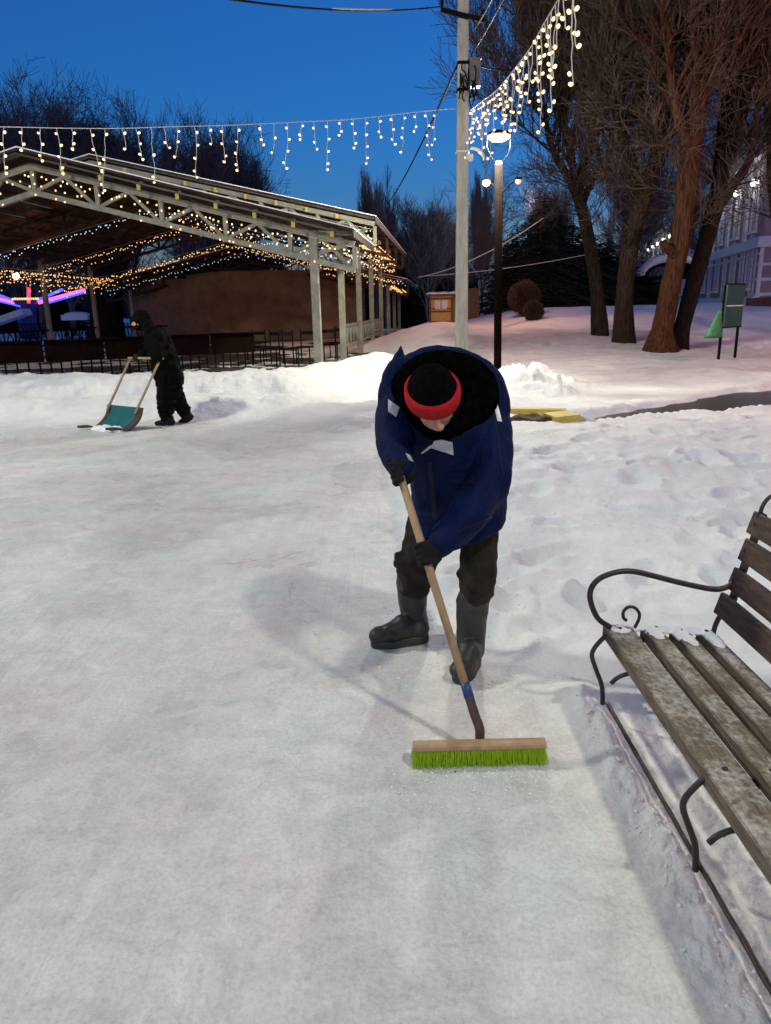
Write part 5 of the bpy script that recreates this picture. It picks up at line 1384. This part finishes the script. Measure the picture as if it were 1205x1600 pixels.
# ------------------------------------------------------------------ two-storey building
CY = 42.0; cpt = at(1181, 478, CY); cpt = Vector((cpt.x, CY, 0)); FD = Vector((math.sin(R(13.4)), math.cos(R(13.4)), 0)); FN = Vector((-FD.y, FD.x, 0))
g0 = hz(cpt.x, CY)-.2
bd_ = thing('town_house', 'long mauve brick building with white trim and lit upper windows at the right', 'building', (cpt.x, CY, g0))
BM = Matrix((FD, FN, Vector((0,0,1)))).transposed()   # local: along facade, outward, up
O = Vector((cpt.x, CY, g0))
def bp_(s, n, z): return O+FD*s+FN*n+Vector((0, 0, z))
LB = 62.; zc = at(1180, 378, CY).z-g0; ZT = zc+5.1
mb = MB(); mb.box(bp_(LB/2, -6, ZT/2-.2), (LB, 12, ZT), BM); wl = mb.build('wall', M['brick'], bd_)
mb = MB(); mb.box(bp_(LB/2, .12, zc), (LB+.5, .30, .55), BM); mb.box(bp_(LB/2, .08, zc-.6), (LB+.4, .18, .12), BM); mb.box(bp_(LB/2, .20, ZT-.3), (LB+.9, .5, .6), BM); mb.box(bp_(LB/2, .10, .35), (LB+.2, .25, .5), BM)
mb.box(bp_(-.12, -6, zc), (.30, 12.5, .55), BM); mb.box(bp_(-.2, -6, ZT-.3), (.5, 12.5, .6), BM)
mb.build('cornice', M['trim'], wl)
mb = MB()   # corner quoins: white grid round brick squares
for z in np.arange(.7, zc-.4, .78): mb.box(bp_(.9, .04, z), (1.9, .12, .16), BM); mb.box(bp_(-.05, -.9, z), (.14, 1.9, .16), BM)
for s in (.02, .95, 1.88): mb.box(bp_(s, .035, zc/2), (.16, .11, zc-.6), BM); mb.box(bp_(-.05, -s, zc/2), (.13, .16, zc-.6), BM)
mb.build('quoin', M['trim'], wl)
for s0 in np.arange(4.3, LB-3, 5.0):
    mb = MB()
    for ds in (-.38, .38): mb.box(bp_(s0+ds, .035, zc/2), (.13, .11, zc-.6), BM)
    for z in np.arange(.9, zc-.4, .85): mb.box(bp_(s0, .04, z), (.9, .12, .13), BM)
    mb.build('pilaster', M['trim'], wl)
    mb = MB(); mb.box(bp_(s0, .05, zc+2.35), (.7, .16, 4.0), BM); mb.build('pilaster', M['trim'], wl)
FACL = []
def arch_win(s, z0, h, w_, lit):
    fr = MB(); n = 10
    def prof(wd, hh, y):
        L = [bp_(s-wd/2, y, z0), bp_(s-wd/2, y, z0+hh-wd/2)]
        for k in range(1, n): a = math.pi*(1-k/n); L.append(bp_(s+wd/2*math.cos(a), y, z0+hh-wd/2+wd/2*math.sin(a)))
        return L+[bp_(s+wd/2, y, z0+hh-wd/2), bp_(s+wd/2, y, z0)]
    a, b_ = prof(w_+.5, h+.3, .09), prof(w_, h, .09); a0, b0 = prof(w_+.5, h+.3, -.02), prof(w_, h, -.02)
    for i in range(len(a)-1): fr.quad(a[i], a[i+1], b_[i+1], b_[i]); fr.quad(a[i], a0[i], a0[i+1], a[i+1]); fr.quad(b_[i], b_[i+1], b0[i+1], b0[i])
    fr.box(bp_(s, .10, z0-.1), (w_+.8, .24, .16), BM); fr.box(bp_(s, .045, z0+h*.45), (.07, .05, h*.88), BM); fr.box(bp_(s, .048, z0+h*.62), (w_*.96, .05, .07), BM)
    f = fr.build('window', M['trim'], bd_)
    gl = MB(); P = prof(w_, h, .012); gl._add(P, [tuple(range(len(P)))]); gl.build('pane', M['glass'], f)
    if lit:
        lm = MB(); lm.ell(bp_(s, .30, z0+h+.05), (.12, .12, .19)); lm.build('facade_lamp', M['whitelamp'], f, True); FACL.append(bp_(s, .75, z0+h-.1))
for k, s in enumerate((1.9+.5, 6.8, 11.8, 16.8, 21.8, 26.8, 31.8, 36.8, 41.8, 46.8, 51.8, 56.8)):
    arch_win(s+.0, 1.1, 2.6, .95, False); arch_win(s, zc+.75, 2.5, 1.05, k not in (3, 4))
# snow-topped entrance canopy
ce = thing('entrance_canopy', 'arched dark entrance canopy with thick snow on top, against the pale building', 'canopy', tuple(at(1035, 430, 50)))
mb = MB(); mc = at(1038, 432, 50); rings = []; ms = MB(); rs = []
for k in range(13):
    a = math.pi*k/12; x, z = -1.75*math.cos(a), .95*math.sin(a)
    rings.append([mc+Vector((x, y, z*.85)) for y in (-1.6, 1.2)]+[mc+Vector((x*.93, y, z*.75-.05)) for y in (1.2, -1.6)])
    rs.append([mc+Vector((x*1.04, y, z*.86+.02)) for y in (-1.55, 1.25)]+[mc+Vector((x*1.06, y, z*1.15+.16*math.sin(a)+.05)) for y in (1.25, -1.55)])
mb.rings(rings); mb.box(mc+Vector((0, -.2, -.08)), (3.7, 2.9, .14)); mb.build('vault', M['dark'], ce); ms.rings(rs); ms.build('snow_layer', M['snowcap'], ce, True)
for sx in (-1.65, 1.65): mb = MB(); mb.tube([mc+Vector((sx, -1.5, -.1)), Vector((mc.x+sx, mc.y-1.5, hz(mc.x, mc.y)-.2))], .07, 8); mb.build('post', M['dark'], ce)
# brown low wall with snow at the right edge
p0, p1 = at(1165, 494, 34), at(1300, 486, 33); mb = MB(); mb.bar((p0.x, p0.y, 1.25), (p1.x, p1.y, 1.3), .5, .8); o = mb.build('low_wall', mat('dark_brown_brick', (.06, .03, .025), (.10, .05, .04), .9, 6, .3)); tag(o, 'low dark brown wall in front of the building corner at the right edge', 'wall')
# ------------------------------------------------------------------ amusement ride
YR = 47; rc_ = at(40, 474, YR); rg = hz(rc_.x, YR)
rd = thing('fairground_ride', 'fairground ride with blue and pink lit arms seen through the pavilion at the left', 'ride', (rc_.x, YR, rg))
mb = MB(); rings = []
for z, r in ((0, .55), (1.2, .5), (at(40, 478, YR).z-rg, .6), (at(40, 470, YR).z-rg, .7), (at(40, 466, YR).z-rg, .2)): rings.append([Vector((rc_.x+r*math.cos(a*.5236), YR+r*math.sin(a*.5236), rg+z)) for a in range(12)])
mb.rings(rings); mb.build('hub', mat('ride_blue', (.03, .04, .25), rough=.4), rd, True)
for (u0, v0, u1, v1, m_, dy, th) in ((60, 473, 133, 453, 'ledpink', .3, .13), (55, 471, 98, 452, 'ledblue', 1.5, .10), (34, 477, -12, 464, 'ledpink', -.3, .13), (30, 473, -14, 456, 'ledblue', 1.2, .09), (70, 475, 133, 456.5, 'ledblue', .1, .07), (34, 479, -12, 468, 'ledblue', -.5, .06)):
    mb = MB(); mb.bar(at(u0, v0, YR+dy), at(u1, v1, YR+dy), .16, th*1.5); mb.build('lit_arm', M[m_], rd)
mb = MB(); mb.bar(at(45, 474, YR-.5), at(45, 449, YR-.5), .16, .16, (0, 1, 0)); mb.build('lit_mast', M['ledred'], rd)
mb = MB(); mb.bar(at(-10, 505, YR-2), at(42, 487, YR-2), 1.2, .35); mb.build('ramp', M['palecoat'], rd)
for k in range(12):
    b = bpy.data.objects.new('bulb', bulb_mesh('gold', .07)); COL.objects.link(b); b.parent = rd; b.location = at(20+k*3.6, 467+rc.uniform(-.5, .5), YR-.6)-Vector((rc_.x, YR, rg))
wlp = at(25, 431, 55); t = thing('floodlight', 'bright white floodlight on a post beyond the ride at the left', 'floodlight', (wlp.x, 55, hz(wlp.x, 55)))
mb = MB(); mb.tube([(wlp.x+.1, 55.3, hz(wlp.x, 55)), (wlp.x+.1, 55.3, wlp.z)], .07, 8); mb.build('post', M['dark'], t)
mb = MB(); mb.ell(wlp, (.24, .15, .24)); mb.build('lens', M['whitelamp'], t, True); mb = MB(); mb.box(wlp+Vector((.05, .2, .1)), (.5, .2, .5)); mb.build('housing', M['dark'], t)
# low picket fence and pale snow-covered seat round the ride
for k, (u0, u1, v, lab) in enumerate(((20, 75, 504, 'thin dark picket fence in front of the ride'), (100, 215, 505, 'thin dark picket fence behind the pavilion tree'))):
    a, b_ = at(u0, v, 42), at(u1, v, 42); a.z = b_.z = hz(a.x, 42); t = thing('picket_fence', lab, 'fence', tuple(a)); mb = MB()
    n = 22
    for j in range(n+1): p = a.lerp(b_, j/n); mb.bar(p, p+Vector((0, 0, .95)), .03, .03, (0, 1, 0))
    mb.build('picket', M['dark'], t).__setitem__('kind', 'stuff'); mb = MB()
    for z in (.2, .9): mb.bar(a+Vector((0,0,z)), b_+Vector((0,0,z)), .03, .04)
    mb.build('rail', M['dark'], t)
a = at(122, 500, 44); t = thing('covered_table', 'snow-covered low table behind the pavilion rail near the ride', 'table', (a.x, 44, hz(a.x, 44))); mb = MB(); mb.box((a.x, 44, a.z+.15), (1.5, 1, .3)); mb.ell((a.x, 44, a.z+.3), (.75, .5, .16)); mb.build('top', M['snowcap'], t)
mb = MB(); [mb.box((a.x+x, 44+y, hz(a.x, 44)+.3), (.1, .1, .8)) for x in (-.6, .6) for y in (-.4, .4)]; mb.build('leg', M['dark'], t)

# ------------------------------------------------------------------ far wood closing the horizon
rr = random.Random(77); mb = MB()
for k in range(5200):
    a = rr.uniform(-.75, .75); r = rr.uniform(84, 108); x = r*math.sin(a); y = r*math.cos(a); g = 1.0; h = (5.0+3.5*abs(mnoise.noise((a*9, 1, 1)))+1.5*abs(mnoise.noise((a*40, 4, 1))))*rr.uniform(.45, 1.1)
    p = Vector((x, y, g)); pts = [p]; n = 4
    for j in range(n): p = p+Vector((rr.gauss(0, .22), 0, h/n)); pts.append(p)
    mb.tube(pts, [.10, .085, .06, .04, .02], 3, False)
    for j in range(5):
        q0 = pts[rr.randint(1, 4)]; mb.tube([q0, q0+Vector((rr.uniform(-.9, .9), 0, rr.uniform(.3, 1.3)))], [.045, .015], 3, False)
o = mb.build('far_wood', M['hazetwig']); struct(o, 'stuff')
# ------------------------------------------------------------------ lamps and fill lights
def point(name, loc, watts, col, rad=.12):
    l = bpy.data.lights.new(name, 'POINT'); l.energy = watts; l.color = col; l.shadow_soft_size = rad
    o = bpy.data.objects.new(name, l); COL.objects.link(o); o.location = loc; return o
def spot(name, loc, target, watts, col, rad=.12, ang=150, blend=.6):
    l = bpy.data.lights.new(name, 'SPOT'); l.energy = watts; l.color = col; l.shadow_soft_size = rad
    l.spot_size = R(ang); l.spot_blend = blend
    o = bpy.data.objects.new(name, l); COL.objects.link(o); o.location = loc
    o.rotation_euler = (Vector(target)-Vector(loc)).to_track_quat('-Z', 'Y').to_euler(); return o
WH = (1, .93, .72)
for loc, wt in PL: point('garland_light', loc, wt, (1, .55, .2), .6)
for nm, loc, wt, c, ra in LAMPS: point(nm, loc, wt, c, ra)
for k in FACL: point('facade_light', k, 16, (1, .97, .9), .2)
point('facade_fill_light', bp_(6, 13, 6.5), 420, (.86, .86, 1), .3)  # unseen fill added to brighten the facade and snow crest
